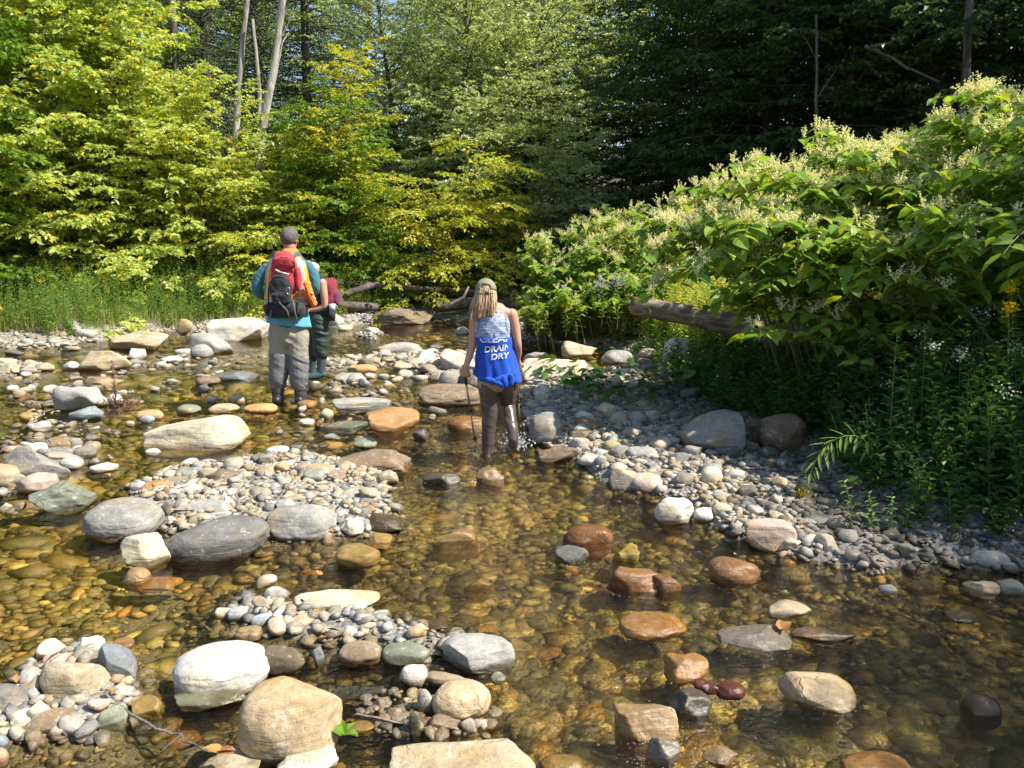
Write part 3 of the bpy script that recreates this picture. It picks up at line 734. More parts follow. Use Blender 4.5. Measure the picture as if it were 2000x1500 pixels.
for (rn, side), lst in near.items():
    for kk, (dd, i) in enumerate(sorted(lst)):
        q = int(rg.integers(0, 8)); o = link('cobble', cob_me[q])
        f = rg.uniform(.45, .75); r_ = R_[i]
        o.scale = (r_, r_ * rg.uniform(.65, .95), r_ * f); o.location = (x[i], y[i], z[i] + r_ * f * 0.55)
        o.rotation_euler = (rg.normal(0, .12), rg.normal(0, .12), rg.uniform(0, 6.28)); c = cols[i]
        o.color = (c[0], c[1], c[2], 1)
        where = {'left': 'to the left of', 'right': 'to the right of', 'far side': 'behind', 'near side': 'in front of'}[side]
        tag(o, f"{GRAVEL_NAME[idx[i]]} {SHN[q]} cobble, {ORD[kk]} {where} the {rn}", 'cobble', 'cobbles on the gravel bars')
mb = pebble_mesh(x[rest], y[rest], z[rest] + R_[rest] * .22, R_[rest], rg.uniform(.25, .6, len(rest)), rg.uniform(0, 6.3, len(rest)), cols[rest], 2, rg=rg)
# smaller gravel
def gravel(n, xa, xb, ya, yb, r0, r1, sub, maxland=0.7, dmin=-0.08):
    x, y = sample_area(n, xa, xb, ya, yb); d = on_bar(x, y); l = land(x, y)
    ok = ((d > dmin) | ((l > -0.12) & (l < 0.25))) & (l < maxland) & ~in_stone(x, y, .8); x, y = x[ok], y[ok]
    pr = project(np.stack([x, y, np.zeros_like(x)], 1)); ok = (pr[:, 0] > -420) & (pr[:, 0] < 2420); x, y = x[ok], y[ok]
    r = r0 + (r1 - r0) * rg.uniform(0, 1, len(x)) ** 2; z = H(x, y); i_, c = pick_gravel(len(x), rg); c = c * bank_shade(x, y)
    return pebble_mesh(x, y, z + r * .25, r, rg.uniform(.3, .75, len(x)), rg.uniform(0, 6.3, len(x)), c, sub, .3, rg)
gravel_o = link('gravel', mb.mesh('gravel', M_PEBBLE)); tag(gravel_o, 'mixed grey and buff cobbles covering the gravel bars', 'gravel', kind='stuff')
g2 = gravel(34000, -3.2, 4, 2.3, 8.5, .010, .046, 1, maxland=.35)
o = link('gravel', g2.mesh('gravel', M_PEBBLE)); tag(o, 'small pale pebbles filling the near gravel bars', 'gravel', kind='stuff')
g3 = gravel(30000, -9, 5, 7, 17, .02, .06, 1, maxland=.4)
o = link('gravel', g3.mesh('gravel', M_PEBBLE)); tag(o, 'pale pebbles along the far shores of the stream', 'gravel', kind='stuff')
# stream bed stones
def bed(n, xa, xb, ya, yb, r0, r1, sub, flat, seed, alignd=0.35):
    rg = np.random.default_rng(seed); x = rg.uniform(xa, xb, n); y = rg.uniform(ya, yb, n)
    pr = project(np.stack([x, y, np.full(n, -.1)], 1)); ok = (pr[:, 0] > -420) & (pr[:, 0] < 2420) & (pr[:, 1] < 1640); x, y = x[ok], y[ok]
    z = H(x, y); silt = fbm(np.stack([x * 1.1, y * 1.1, x * 0], 1), 44, 3); ok = (z < -0.015) & ((silt < .45) | (rg.uniform(0, 1, n)[:len(x)] < .35)); x, y, z = x[ok], y[ok], z[ok]; n = len(x)
    r = r0 + (r1 - r0) * rg.uniform(0, 1, n) ** 2.6; r = r * (1 + .45 * fbm(np.stack([x * .9, y * .9, x * 0 + 3], 1), 45, 2)); r = np.where(rg.uniform(0, 1, n) < .018, np.maximum(r, r1 * .6) * rg.uniform(1.2, 2.2, n), r)
    idx = rg.choice(len(BED_PAL), n, p=[.16, .16, .10, .12, .14, .05, .10, .09, .04, .04]); c = BED_PAL[idx] * np.array([1.22, 1.17, 1.08]) * rg.uniform(.7, 1.3, (n, 1)) * (1 + .75 * sstep(-1.1, -.1, x))[:, None] * (1 + .35 * fbm(np.stack([x * 1.7, y * 1.7, x * 0], 1), 6, 2))[:, None]  # riffle stones coloured brighter to make up for light the water blocks
    z = np.minimum(z, -.012 - r * flat * 1.3)
    return pebble_mesh(x, y, z + r * flat * .5, r, rg.uniform(flat * .7, flat * 1.3, n), rg.normal(alignd, .9, n), c, sub, .15, rg)
for q, (args, lab) in enumerate([((36000, -4.0, 3.2, 1.9, 5.2, .009, .062, 1, .32, 21), 'olive and ochre stones paving the near stream bed'),
                  ((27000, -6.4, 3.0, 5.0, 9.0, .014, .080, 1, .36, 22), 'brown and golden stones paving the middle stream bed'),
                  ((5000, -9, 3.0, 9.0, 16.0, .05, .16, 1, .35, 23), 'dark stones on the bed of the far pool')]):
    o = link('streambed_stones', bed(*args).mesh('streambed_stones', M_PEBBLE)); tag(o, lab, 'stones', kind='stuff')

# rubble standing just out of the water in the left shallows and between the bars
def rubble(n, poly, r0, r1, seed, label, tall=.5):
    rg = np.random.default_rng(seed); P = np.array(poly); x = rg.uniform(P[:, 0].min(), P[:, 0].max(), n * 9); y = rg.uniform(P[:, 1].min(), P[:, 1].max(), n * 9)
    clump = fbm(np.stack([x * 1.6, y * 1.6, x * 0], 1), seed, 2); ok = (poly_sd(x, y, P) > 0) & ~in_stone(x, y, 1.1) & (clump > -.05) & (on_bar(x, y) < -.03); x, y = x[ok][:n], y[ok][:n]; n = len(x)
    r = r0 + (r1 - r0) * rg.uniform(0, 1, n) ** 2; i_, c = pick_gravel(n, rg); f = rg.uniform(.3, .65, n)
    m = pebble_mesh(x, y, rg.uniform(-.6, .5, n) * r * f, r, f, rg.uniform(0, 6.3, n), c, 2, .25, rg); o = link('rubble', m.mesh('rubble', M_PEBBLE)); tag(o, label, 'stones', kind='stuff')
rubble(150, gp((0, 750), (0, 700), (150, 690), (420, 690), (560, 700), (640, 760), (640, 840), (480, 800), (250, 770), (100, 830)), .03, .11, 71, 'small stones breaking the surface of the left shallows')
rubble(70, gp((620, 700), (860, 690), (940, 740), (900, 800), (860, 870), (700, 880), (540, 880), (520, 830), (640, 800)), .03, .10, 72, 'small stones breaking the surface in mid-stream')
rubble(90, gp((0, 860), (60, 800), (250, 850), (300, 930), (200, 980), (0, 1010)), .02, .07, 73, 'small stones around the pointed slate slab')
rubble(80, gp((560, 1290), (600, 1270), (860, 1280), (980, 1330), (960, 1440), (700, 1430), (660, 1340)), .012, .04, 74, 'small wet stones between the foreground boulders')
# ---------------------------------------------------------------- foliage materials
def leaf_mat(name, ca, cb, trans=0.45, tcol=None, rough=0.42, spec=0.35, cc=None):
    """ca..cb picked by the per-leaf value in col.r, brightness by col.g"""
    m, t, out = nt(name); a = attr(t); s = N(t, 'SeparateColor'); t.links.new(a.outputs['Color'], s.inputs[0])
    c = mixc(t, s.outputs[0], tuple(ca), tuple(cb))
    if cc is not None: c = mixc(t, maprange(t, s.outputs[2], 0.86, 0.93, 0, 1), c, tuple(cc))
    c = mixc(t, 1.0, c, s.outputs[1], 'MULTIPLY')
    b = N(t, 'BsdfPrincipled'); t.links.new(c, b.inputs['Base Color']); b.inputs['Roughness'].default_value = rough
    b.inputs['Specular IOR Level'].default_value = spec
    tr = N(t, 'BsdfTranslucent'); tc = mixc(t, 1.0, c, (1.25, 1.25, 0.55), 'MULTIPLY'); t.links.new(tc, tr.inputs[0])
    ms = N(t, 'MixShader'); ms.inputs[0].default_value = trans
    t.links.new(b.outputs[0], ms.inputs[1]); t.links.new(tr.outputs[0], ms.inputs[2]); t.links.new(ms.outputs[0], out.inputs[0])
    return m
def bark_mat(name, ca, cb, scale=14):
    m, t, out = nt(name); tc = N(t, 'TexCoord'); mp = N(t, 'Mapping'); mp.inputs['Scale'].default_value = (1, 1, 0.18)
    t.links.new(tc.outputs['Object'], mp.inputs[0]); n = noise(t, scale, 5, mp.outputs[0], .65, .4); n2 = noise(t, 3, 3, tc.outputs['Object'])
    b = N(t, 'BsdfPrincipled'); c = mixc(t, maprange(t, n, .38, .62, 0, 1), tuple(ca), tuple(cb))
    c = mixc(t, 1.0, c, maprange(t, n2, .3, .7, .7, 1.25), 'MULTIPLY'); t.links.new(c, b.inputs['Base Color']); b.inputs['Roughness'].default_value = .9
    t.links.new(bump(t, n, .9, .02), b.inputs['Normal']); t.links.new(b.outputs[0], out.inputs[0]); return m
M_BARK = bark_mat('bark', (.05, .04, .03), (.15, .125, .10)); M_PALEBARK = bark_mat('pale_bark', (.20, .175, .15), (.48, .45, .40), 10)
M_DEADWOOD = bark_mat('dead_wood', (.16, .12, .085), (.34, .30, .25), 9)
ML_YG = leaf_mat('yellow_green_leaves', (.33, .43, .11), (.58, .62, .19), .5, cc=(.62, .50, .03))
ML_GR = leaf_mat('fresh_green_leaves', (.10, .20, .022), (.22, .31, .035), .45)
ML_OR = leaf_mat('turning_leaves', (.26, .36, .03), (.56, .53, .08), .5, cc=(.66, .46, .06))
ML_BR = leaf_mat('grey_green_leaves', (.29, .355, .17), (.49, .54, .27), .46, rough=.35, spec=.5)
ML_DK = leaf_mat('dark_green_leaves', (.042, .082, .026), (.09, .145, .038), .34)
ML_CON = leaf_mat('hemlock_needles', (.045, .085, .035), (.10, .15, .06), .25, rough=.6)
ML_KN = leaf_mat('knotweed_leaves', (.15, .29, .04), (.34, .46, .07), .45, rough=.34, spec=.45, cc=(.36, .40, .03))

# ---------------------------------------------------------------- leaf and tree builders
def leaves(mb, P, D, Nn, L, Wd, cols, fold=0.18, shape='oval', droop=0.0):
    """P base, D direction, Nn up, L length, Wd half width; two quads or one folded quad per leaf"""
    n = len(P); D = nrm(D); S_ = nrm(np.cross(D, Nn)); U = np.cross(S_, D)
    L = np.broadcast_to(L, (n,))[:, None]; Wd = np.broadcast_to(Wd, (n,))[:, None]
    if shape == 'oval':
        v = np.stack([P, P + D * L * .45 + S_ * Wd + U * L * fold, P + D * L - U * L * droop, P + D * L * .45 - S_ * Wd + U * L * fold], 1)
        F = np.array([[0, 1, 2], [0, 2, 3]])
    else:   # eight point leaf with a point, heart-like at the base
        k = [(0, 0, 0), (-.10, .55, .5), (.22, 1.0, 1.0), (.60, .72, .7), (1.0, 0, -droop), (.60, -.72, .7), (.22, -1.0, 1.0), (-.10, -.55, .5), (.45, 0, 0)]
        v = np.stack([P + D * L * a + S_ * Wd * b + U * L * (fold * c if a < 1 else -droop) for a, b, c in k], 1)
        F = np.array([[0, 1, 8], [1, 2, 8], [2, 3, 8], [3, 4, 8], [4, 5, 8], [5, 6, 8], [6, 7, 8], [7, 0, 8]])
    kk = v.shape[1]; FF = (F[None] + (np.arange(n) * kk)[:, None, None]).reshape(-1, 3)
    mb.add(v.reshape(-1, 3), FF, np.repeat(cols, kk, 0))
def leafcols(n, rg, lo=.8, hi=1.2, base=None):
    r = rg.uniform(0, 1, n) if base is None else np.clip(base + rg.normal(0, .25, n), 0, 1)
    return np.stack([r, rg.uniform(lo, hi, n), rg.uniform(0, 1, n)], 1)
def broadleaf(seed, Hh, r0, cb, Rmax, nl, wood, leafm, leaf=(.075, .024), tw=0.12, lt=12, prof=None, lean=(0, 0), multi=1, upward=.35, droopy=.35, color_h=None, tl0=.55):
    """returns (wood mesh, crown mesh). prof(u)->relative limb length for height fraction u"""
    rg = np.random.default_rng(seed); wd = MB(); cr = MB()
    prof = prof or (lambda u: (np.sin(np.pi * np.clip(.12 + .88 * u, 0, 1)) ** .7))
    stems = []
    for s in range(multi):
        a = rg.uniform(0, 6.28); sp = 0 if multi == 1 else rg.uniform(.12, .3) * Rmax
        k = np.linspace(0, 1, 9); wob = np.cumsum(rg.normal(0, .03 * Hh / 9, (9, 2)), 0)
        hh = Hh * (1 if s == 0 else rg.uniform(.6, .95))
        pts = np.stack([np.cos(a) * sp * k ** 1.2 * 2 + wob[:, 0] + lean[0] * k ** 1.5, np.sin(a) * sp * k ** 1.2 * 2 + wob[:, 1] + lean[1] * k ** 1.5, hh * k - .1], 1)
        rr = r0 * (1 - .88 * k) * (1 if s == 0 else .7); add_tube(wd, pts, rr, 8); stems.append((pts, hh))
    P_, D_, N_, LL, CC = [], [], [], [], []
    for i in range(nl):
        pts, hh = stems[i % len(stems)]; u = (i + rg.uniform(0, 1)) / nl; hfrac = cb + (1 - cb) * u
        k = hfrac * 8; i0 = min(int(k), 7); b = pts[i0] + (pts[i0 + 1] - pts[i0]) * (k - i0)
        az = i * 2.39996 + rg.normal(0, .3); L = Rmax * float(prof(u)) * rg.uniform(.6, 1.12) + .15
        pitch = upward * (.3 + 1.2 * u) + rg.normal(0, .12)
        d = np.array([math.cos(az) * math.cos(pitch), math.sin(az) * math.cos(pitch), math.sin(pitch)])
        m = 7; s = np.linspace(0, 1, m); bend = rg.normal(0, .12)
        c = b + d * (L * s)[:, None] + np.array([-d[1], d[0], 0]) * (bend * L * s ** 2)[:, None] - np.array([0, 0, 1]) * (droopy * L * .5 * s ** 2.2)[:, None]
        add_tube(wd, c, np.linspace(max(.006, r0 * .28 * (1 - .7 * u)), .003, m), 4, closed=False)
        nt_ = max(4, int(L / tw)); st = np.linspace(.12, 1, nt_) + rg.uniform(-.02, .02, nt_); st = np.clip(st, 0, 1)
        base = np.stack([np.interp(st, s, c[:, j]) for j in range(3)], 1)
        td = nrm(np.stack([np.interp(st, s, np.gradient(c[:, j])) for j in range(3)], 1))
        side = nrm(np.cross(td, [0, 0, 1.0])); sg = np.where(np.arange(nt_) % 2 == 0, 1, -1)[:, None]
        tdir = nrm(td * rg.uniform(.3, .9, (nt_, 1)) + side * sg * rg.uniform(.5, 1, (nt_, 1)) + rg.normal(0, .22, (nt_, 3)))
        tdir[-1] = td[-1]
        tl = (tl0 * (.35 + .65 * (1 - st) ** .6)) * rg.uniform(.6, 1.25, nt_) * min(1.0, .5 + L / 2)
        q = (np.arange(lt) + .5) / lt
        lp = base[:, None] + tdir[:, None] * (tl[:, None] * q[None])[..., None] - np.array([0, 0, 1]) * (droopy * .5 * tl[:, None] * q[None] ** 2)[..., None]
        tside = nrm(np.cross(tdir, [0, 0, 1.0])); sg2 = np.where(np.arange(lt) % 2 == 0, 1, -1)[None, :, None]
        ld = tdir[:, None] * .55 + tside[:, None] * sg2 * .8 + rg.normal(0, .3, (nt_, lt, 3)) - np.array([0, 0, .28])
        nn = np.array([0, 0, 1.0]) + rg.normal(0, .52, (nt_, lt, 3))
        P_.append(lp.reshape(-1, 3)); D_.append(ld.reshape(-1, 3)); N_.append(nn.reshape(-1, 3))
        base_c = rg.uniform(.15, .85) if color_h is None else color_h(u)
        CC.append(leafcols(nt_ * lt, rg, base=base_c))
    P_, D_, N_, CC = map(np.concatenate, (P_, D_, N_, CC)); n = len(P_)
    sc = rg.uniform(.7, 1.25, n); leaves(cr, P_, D_, N_, leaf[0] * sc, leaf[1] * sc, CC, droop=.08)
    return wd.mesh('trunk', wood), cr.mesh('crown', leafm, smooth=False)
def conifer(seed, Hh, r0, cb, Rmax, nl, wood, leafm):
    rg = np.random.default_rng(seed); wd = MB(); cr = MB()
    k = np.linspace(0, 1, 9); pts = np.stack([.1 * np.sin(k * 4 + seed), .1 * np.cos(k * 3), Hh * k - .1], 1); add_tube(wd, pts, r0 * (1 - .93 * k), 8)
    P_, D_, N_, CC = [], [], [], []
    for i in range(nl):
        u = (i + rg.uniform(0, 1)) / nl; hf = cb + (1 - cb) * u; kk = hf * 8; i0 = min(int(kk), 7); b = pts[i0] + (pts[i0 + 1] - pts[i0]) * (kk - i0)
        az = i * 2.39996 + rg.normal(0, .4); L = Rmax * (1 - u) ** .75 * rg.uniform(.6, 1.1) + .2; pitch = .25 * u + rg.normal(0, .12) + .05
        d = np.array([math.cos(az) * math.cos(pitch), math.sin(az) * math.cos(pitch), math.sin(pitch)]); s = np.linspace(0, 1, 6)
        c = b + d * (L * s)[:, None] - np.array([0, 0, 1]) * (.32 * L * s ** 2)[:, None]
        add_tube(wd, c, np.linspace(.02, .004, 6), 4, closed=False)
        nt_ = max(5, int(L / .11)); st = np.linspace(.1, 1, nt_); base = np.stack([np.interp(st, s, c[:, j]) for j in range(3)], 1)
        td = nrm(np.stack([np.interp(st, s, np.gradient(c[:, j])) for j in range(3)], 1)); side = nrm(np.cross(td, [0, 0, 1.0]))
        sg = np.where(np.arange(nt_) % 2 == 0, 1, -1)[:, None]
        tdir = nrm(td * .6 + side * sg * .9 + rg.normal(0, .15, (nt_, 3))); tl = .6 * (1.1 - st) ** .7 * rg.uniform(.7, 1.2, nt_) + .08
        lt = 9; q = (np.arange(lt) + .5) / lt
        lp = base[:, None] + tdir[:, None] * (tl[:, None] * q[None])[..., None] - np.array([0, 0, 1]) * (.45 * tl[:, None] * q[None] ** 2)[..., None]
        tside = nrm(np.cross(tdir, [0, 0, 1.0])); sg2 = np.where(np.arange(lt) % 2 == 0, 1, -1)[None, :, None]
        ld = tdir[:, None] * .8 + tside[:, None] * sg2 * .7 + rg.normal(0, .15, (nt_, lt, 3)) - np.array([0, 0, .35])
        P_.append(lp.reshape(-1, 3)); D_.append(ld.reshape(-1, 3)); N_.append((np.array([0, 0, 1.0]) + rg.normal(0, .3, (nt_, lt, 3))).reshape(-1, 3))
        CC.append(leafcols(nt_ * lt, rg, .7, 1.2))
    P_, D_, N_, CC = map(np.concatenate, (P_, D_, N_, CC)); leaves(cr, P_, D_, N_, .12 * rg.uniform(.6, 1.2, len(P_)), .016, CC, fold=.05)
    return wd.mesh('trunk', wood), cr.mesh('crown', leafm, smooth=False)

# prototypes (mesh data shared between alike trees)
tall = lambda u: .45 + .75 * np.sin(np.pi * np.clip(u, 0, 1)) ** .8 * (1 - .35 * u)
bushy = lambda u: 1.0 - .62 * u ** 1.3
PR = {
 'alder_a': broadleaf(1, 5.6, .06, .02, 2.1, 120, M_BARK, ML_YG, (.086, .029), .088, 13, bushy, multi=4, upward=.62, droopy=.42),
 'alder_b': broadleaf(2, 4.4, .05, .02, 1.9, 105, M_BARK, ML_YG, (.084, .028), .088, 13, bushy, multi=4, upward=.58, droopy=.42),
 'alder_c': broadleaf(3, 5.2, .05, .02, 1.9, 105, M_BARK, ML_GR, (.098, .034), .11, 12, bushy, multi=3, upward=.40, droopy=.4),
 'cherry': broadleaf(4, 5.6, .06, .10, 2.1, 95, M_BARK, ML_OR, (.10, .026), .11, 11, bushy, multi=2, upward=.45, droopy=.4, color_h=lambda u: -.1 + .85 * u),
 'yellow': broadleaf(5, 3.0, .04, .03, 1.9, 70, M_BARK, ML_OR, (.085, .026), .11, 11, bushy, multi=3, upward=.3, droopy=.5),
 'willow': broadleaf(6, 11.0, .14, .03, 3.1, 190, M_BARK, ML_BR, (.115, .034), .19, 11, tall, multi=2, upward=.5, droopy=.35, tl0=.8),
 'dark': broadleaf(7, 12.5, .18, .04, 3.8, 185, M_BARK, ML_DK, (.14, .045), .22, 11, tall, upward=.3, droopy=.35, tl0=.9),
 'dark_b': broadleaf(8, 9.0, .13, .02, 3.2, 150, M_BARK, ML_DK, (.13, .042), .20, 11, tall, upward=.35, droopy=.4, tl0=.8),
 'hemlock': conifer(9, 13.0, .18, .05, 2.9, 230, M_BARK, ML_CON),
}
NTREE = {}
def tree(kind, name, label, x, y, sc=1.0, rz=0.0, mat=None, cat='tree', group=None, sx=None):
    w, c = PR[kind]; r = thing(name, label, cat, (x, y, Hs(x, y) - .05), group, rz)
    r.scale = (sc if sx is None else sx,) * 2 + (sc,)
    link('trunk', w, r); k = link('crown', c, r)
    if mat is not None: k.material_slots[0].link = 'OBJECT'; k.material_slots[0].material = mat
    return r
def at(px, Y): return (px - 1000) / FPX * (FW[1] * Y) 
GL, GC, GR = 'yellow-green shrubs on the left bank', 'grey-green trees beyond the pool', 'dark trees of the shaded wood on the right'
# left bank wall of alders, front row
for (k, px, Y, sc, rz, lab) in [
    ('alder_c', -230, 12.8, 1.4, 0.3, 'dark leaved tall shrub filling the upper left corner of the photo'),
    ('alder_a', 20, 15.2, 1.42, 1.7, 'yellow-green alder above the tall grass at the left edge'),
    ('alder_a', 175, 15.6, 1.32, 3.1, 'yellow-green alder behind the layered ledge rock, tallest of the bank shrubs'),
    ('alder_b', 305, 16.0, 1.25, 0.9, 'yellow-green alder with bright tips left of the two pale dead trunks'),
    ('alder_b', 420, 16.2, 1.0, 2.4, 'medium yellow-green alder behind the large pale bank boulder'),
    ('yellow', 500, 16.4, 1.1, 4.0, 'low golden shrub just left of the man in the orange vest'),
    ('alder_c', 90, 18.2, 1.3, 5.1, 'fresh green shrub behind the leftmost alders'),
    ('alder_c', 260, 18.8, 1.15, 2.2, 'fresh green shrub in the second row behind the alders'),
    ('alder_c', 560, 18.6, .80, 1.2, 'fresh green shrub directly above the head of the man in the orange vest'),
    ]:
    tree(k, 'alder_shrub', lab, at(px, Y), Y, sc, rz, cat='shrub', group=GL)
tree('cherry', 'turning_tree', 'young tree with orange-yellow top right of the dead trunks', at(645, 17.4), 17.4, .92, .5)
tree('alder_c', 'green_shrub', 'green shrub under the orange-topped young tree', at(690, 16.8), 16.8, .85, 3.5, cat='shrub')
tree('yellow', 'yellow_shrub', 'golden yellow shrub arching over the far pool', at(850, 17.0), 17.0, 1.12, 1.0, cat='shrub')
tree('yellow', 'yellow_shrub', 'smaller yellow shrub between the golden one and the knotweed mound', at(960, 18.4), 18.4, .85, 2.6, cat='shrub')
tree('alder_c', 'green_shrub', 'green shrub filling the gap behind the driftwood at the far shore', at(700, 18.6), 18.6, .55, 5.5, cat='shrub')
# hemlocks
for (px, Y, sc, rz, lab) in [(300, 20.5, 1.05, 0, 'dark hemlock behind the alders left of the dead trunks'), (620, 23.5, 1.05, 1.1, 'dark hemlock under the blue patch of sky'),
                             (430, 22.5, 1.1, 2.0, 'dark hemlock framed by the two pale dead trunks'), (120, 21.0, 1.15, 3.0, 'dark hemlock high above the leftmost alders'),
                             (-60, 17.5, 1.0, 4.2, 'dark hemlock at the upper left corner'), (520, 27.0, 1.2, 5.0, 'farthest hemlock seen between the dead trunks and the orange-topped tree')]:
    tree('hemlock', 'hemlock_tree', lab, at(px, Y), Y, sc, rz, group='hemlocks behind the left bank')
# grey-green trees centre
for (px, Y, sc, rz, lab) in [(800, 22.5, .80, .3, 'grey-green tree left of centre beyond the pool'), (900, 21.5, .86, 1.9, 'grey-green tree with forked dark trunk in the centre'),
                             (1010, 22.5, .90, 3.3, 'grey-green tree above the walking woman'), (1120, 24.0, .94, 4.4, 'grey-green tree at the edge of the dark wood'),
                             (905, 28.0, 1.02, 5.2, 'tall grey-green tree at the back right of the blue sky patch'), (1030, 30.0, 1.10, .9, 'tall grey-green tree at the back reaching the top of the photo'),
                             (700, 28.5, .92, 2.9, 'pale tree seen low behind the hemlocks')]:
    tree('willow', 'grey_green_tree', lab, at(px, Y), Y, sc, rz, group=GC)
tree('alder_c', 'green_shrub', 'green bush below the centre trees left of the knotweed mound', at(930, 20), 20, .9, .4, ML_BR, cat='shrub')
tree('alder_c', 'green_shrub', 'dim green bush behind the small knotweed mound', at(1090, 19), 19, .75, 1.4, ML_BR, cat='shrub')
# dark wood on the right
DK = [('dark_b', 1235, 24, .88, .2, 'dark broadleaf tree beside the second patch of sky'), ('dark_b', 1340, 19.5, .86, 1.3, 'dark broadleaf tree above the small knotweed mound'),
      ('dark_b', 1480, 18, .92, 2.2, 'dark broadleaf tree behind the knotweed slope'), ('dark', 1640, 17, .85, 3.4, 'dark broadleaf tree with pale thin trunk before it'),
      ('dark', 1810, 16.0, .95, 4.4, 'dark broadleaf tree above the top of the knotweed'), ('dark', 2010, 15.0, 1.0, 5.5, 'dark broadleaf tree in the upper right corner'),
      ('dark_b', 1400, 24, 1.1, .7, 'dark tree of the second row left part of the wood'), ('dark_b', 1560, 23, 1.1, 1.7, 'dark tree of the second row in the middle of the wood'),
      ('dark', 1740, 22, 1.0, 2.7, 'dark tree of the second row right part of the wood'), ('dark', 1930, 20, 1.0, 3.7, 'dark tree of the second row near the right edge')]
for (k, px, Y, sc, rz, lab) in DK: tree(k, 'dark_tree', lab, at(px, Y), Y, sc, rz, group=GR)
# the wood goes on beyond the right edge of the frame: it shades the right bank
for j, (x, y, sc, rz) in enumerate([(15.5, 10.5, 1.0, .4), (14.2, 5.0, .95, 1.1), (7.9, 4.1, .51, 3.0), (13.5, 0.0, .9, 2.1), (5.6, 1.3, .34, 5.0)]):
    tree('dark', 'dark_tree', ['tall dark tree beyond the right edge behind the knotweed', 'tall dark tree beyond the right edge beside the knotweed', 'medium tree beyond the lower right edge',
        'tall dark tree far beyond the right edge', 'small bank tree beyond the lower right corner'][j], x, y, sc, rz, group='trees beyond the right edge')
# far wood closing the view
far = [(-26, 30), (-20, 34), (-14, 33), (-12.5, 38), (-2.2, 38), (.3, 37), (6.5, 33), (9, 30), (13, 29), (18, 27), (22, 24), (26, 20), (-20, 22), (-15, 26)]
for j, (x, y) in enumerate(far):
    tree('dark', 'far_tree', 'tall dim tree of the far wood, barely seen through gaps between the nearer crowns', x, y, (.95 if -6 < x < 0 or 3 < x < 6.5 else 1.25) , j * 1.3, (ML_BR if x < 6 else None), group='far wood')

# pale dead trunks
def trunk_thing(name, label, p0, p1, r0, r1, mat, branches=(), cat='tree trunk', bend=.05, seed=1):
    rg = np.random.default_rng(seed); p0, p1 = np.array(p0, float), np.array(p1, float); r = thing(name, label, cat, tuple(p0))
    k = np.linspace(0, 1, 14); w = np.cumsum(rg.normal(0, bend, (14, 3)), 0) * .4; w -= w[0]
    pts = (p1 - p0) * k[:, None] + w; mb = MB(); add_tube(mb, pts, (r0 + (r1 - r0) * k) * (1 + .08 * rg.normal(size=14)), 10)
    link('trunk', mb.mesh('trunk', mat), r)
    for (f, d, L, rr) in branches:
        b = pts[int(f * 13)]; s = np.linspace(0, 1, 6); c = b + np.array(d) * (L * s)[:, None] + rg.normal(0, .02 * L, (6, 3)) * s[:, None]
        mb = MB(); add_tube(mb, c, np.linspace(rr, rr * .25, 6), 6); link('branch', mb.mesh('branch', mat), r)
    return r
def zt(px, py, Y): p = Wp(px, py, Y); return p
Y = 17.6; b = zt(505, 300, Y); t_ = zt(552, -20, Y); b0 = b - (t_ - b) * .55
trunk_thing('dead_tree', 'tall pale dead trunk leaning right with broken side branch', b0, t_ + (t_ - b) * .45, .11, .065, M_PALEBARK, [(.50, (.35, 0, .9), 1.5, .035), (.62, (.5, -.1, .8), .9, .02)], seed=3)
Y = 18.2; b = zt(460, 230, Y); t_ = zt(476, 20, Y); b0 = b - (t_ - b) * .9
trunk_thing('dead_tree', 'pale mottled trunk left of the leaning dead one', b0, t_ + (t_ - b) * .3, .085, .055, M_PALEBARK, [(.7, (-.8, 0, .2), 1.0, .02)], seed=4)
Y = 18.0; b = zt(505, 120, Y); t_ = zt(502, 30, Y); trunk_thing('dead_tree', 'thin pale snag between the two larger dead trunks', b - (t_ - b) * 3.2, t_, .06, .035, M_PALEBARK, seed=5)
Y = 17.6; b = zt(165, 90, Y); t_ = zt(158, -20, Y); trunk_thing('bare_tree', 'dark trunk rising out of the leaves near the upper left corner', (b[0] + .1, b[1], .4), t_ + (t_ - b) * .8, .12, .09, M_BARK, seed=6)
Y = 19; b = zt(343, 100, Y); t_ = zt(346, -20, Y); trunk_thing('bare_tree', 'grey trunk with bare twigs among the hemlocks', (b[0], b[1], .5), t_, .10, .07, M_BARK, [(.8, (.9, 0, .1), 1.6, .02), (.9, (-.8, 0, .3), 1.2, .02), (.86, (.9, -.2, -.2), 1.3, .02)], seed=7)
Y = 21; b = zt(905, 330, Y); t_ = zt(1000, 150, Y)
trunk_thing('bare_tree', 'dark forked trunk leaning right inside the centre trees', (b[0] - .6, b[1], .6), t_, .13, .05, M_BARK, [(.45, (.45, 0, .9), 2.5, .05), (.62, (.8, 0, .5), 1.8, .03), (.55, (-.3, 0, .95), 2.2, .04)], seed=8)
Y = 14.4; b = zt(1618, 260, Y); t_ = zt(1598, 60, Y); trunk_thing('bare_tree', 'thin greyish trunk in the dark wood behind the knotweed', (b[0], b[1], .8), t_ + (t_ - b) * .1, .045, .022, M_BARK, [(.7, (.5, 0, .8), .9, .015), (.85, (-.5, 0, .7), .7, .012)], seed=9)
Y = 13; b = zt(1912, 150, Y); t_ = zt(1895, -20, Y); trunk_thing('bare_tree', 'greyish trunk in the dark wood at the upper right', (b[0], b[1], .8), t_, .07, .06, M_BARK, seed=10)
Y = 14; p0 = zt(1690, 90, Y); p1 = zt(1850, 150, Y - 1); trunk_thing('bare_branch', 'bare pale branch slanting down through the dark wood', p0, p1, .03, .015, M_BARK, cat='branch', seed=11)
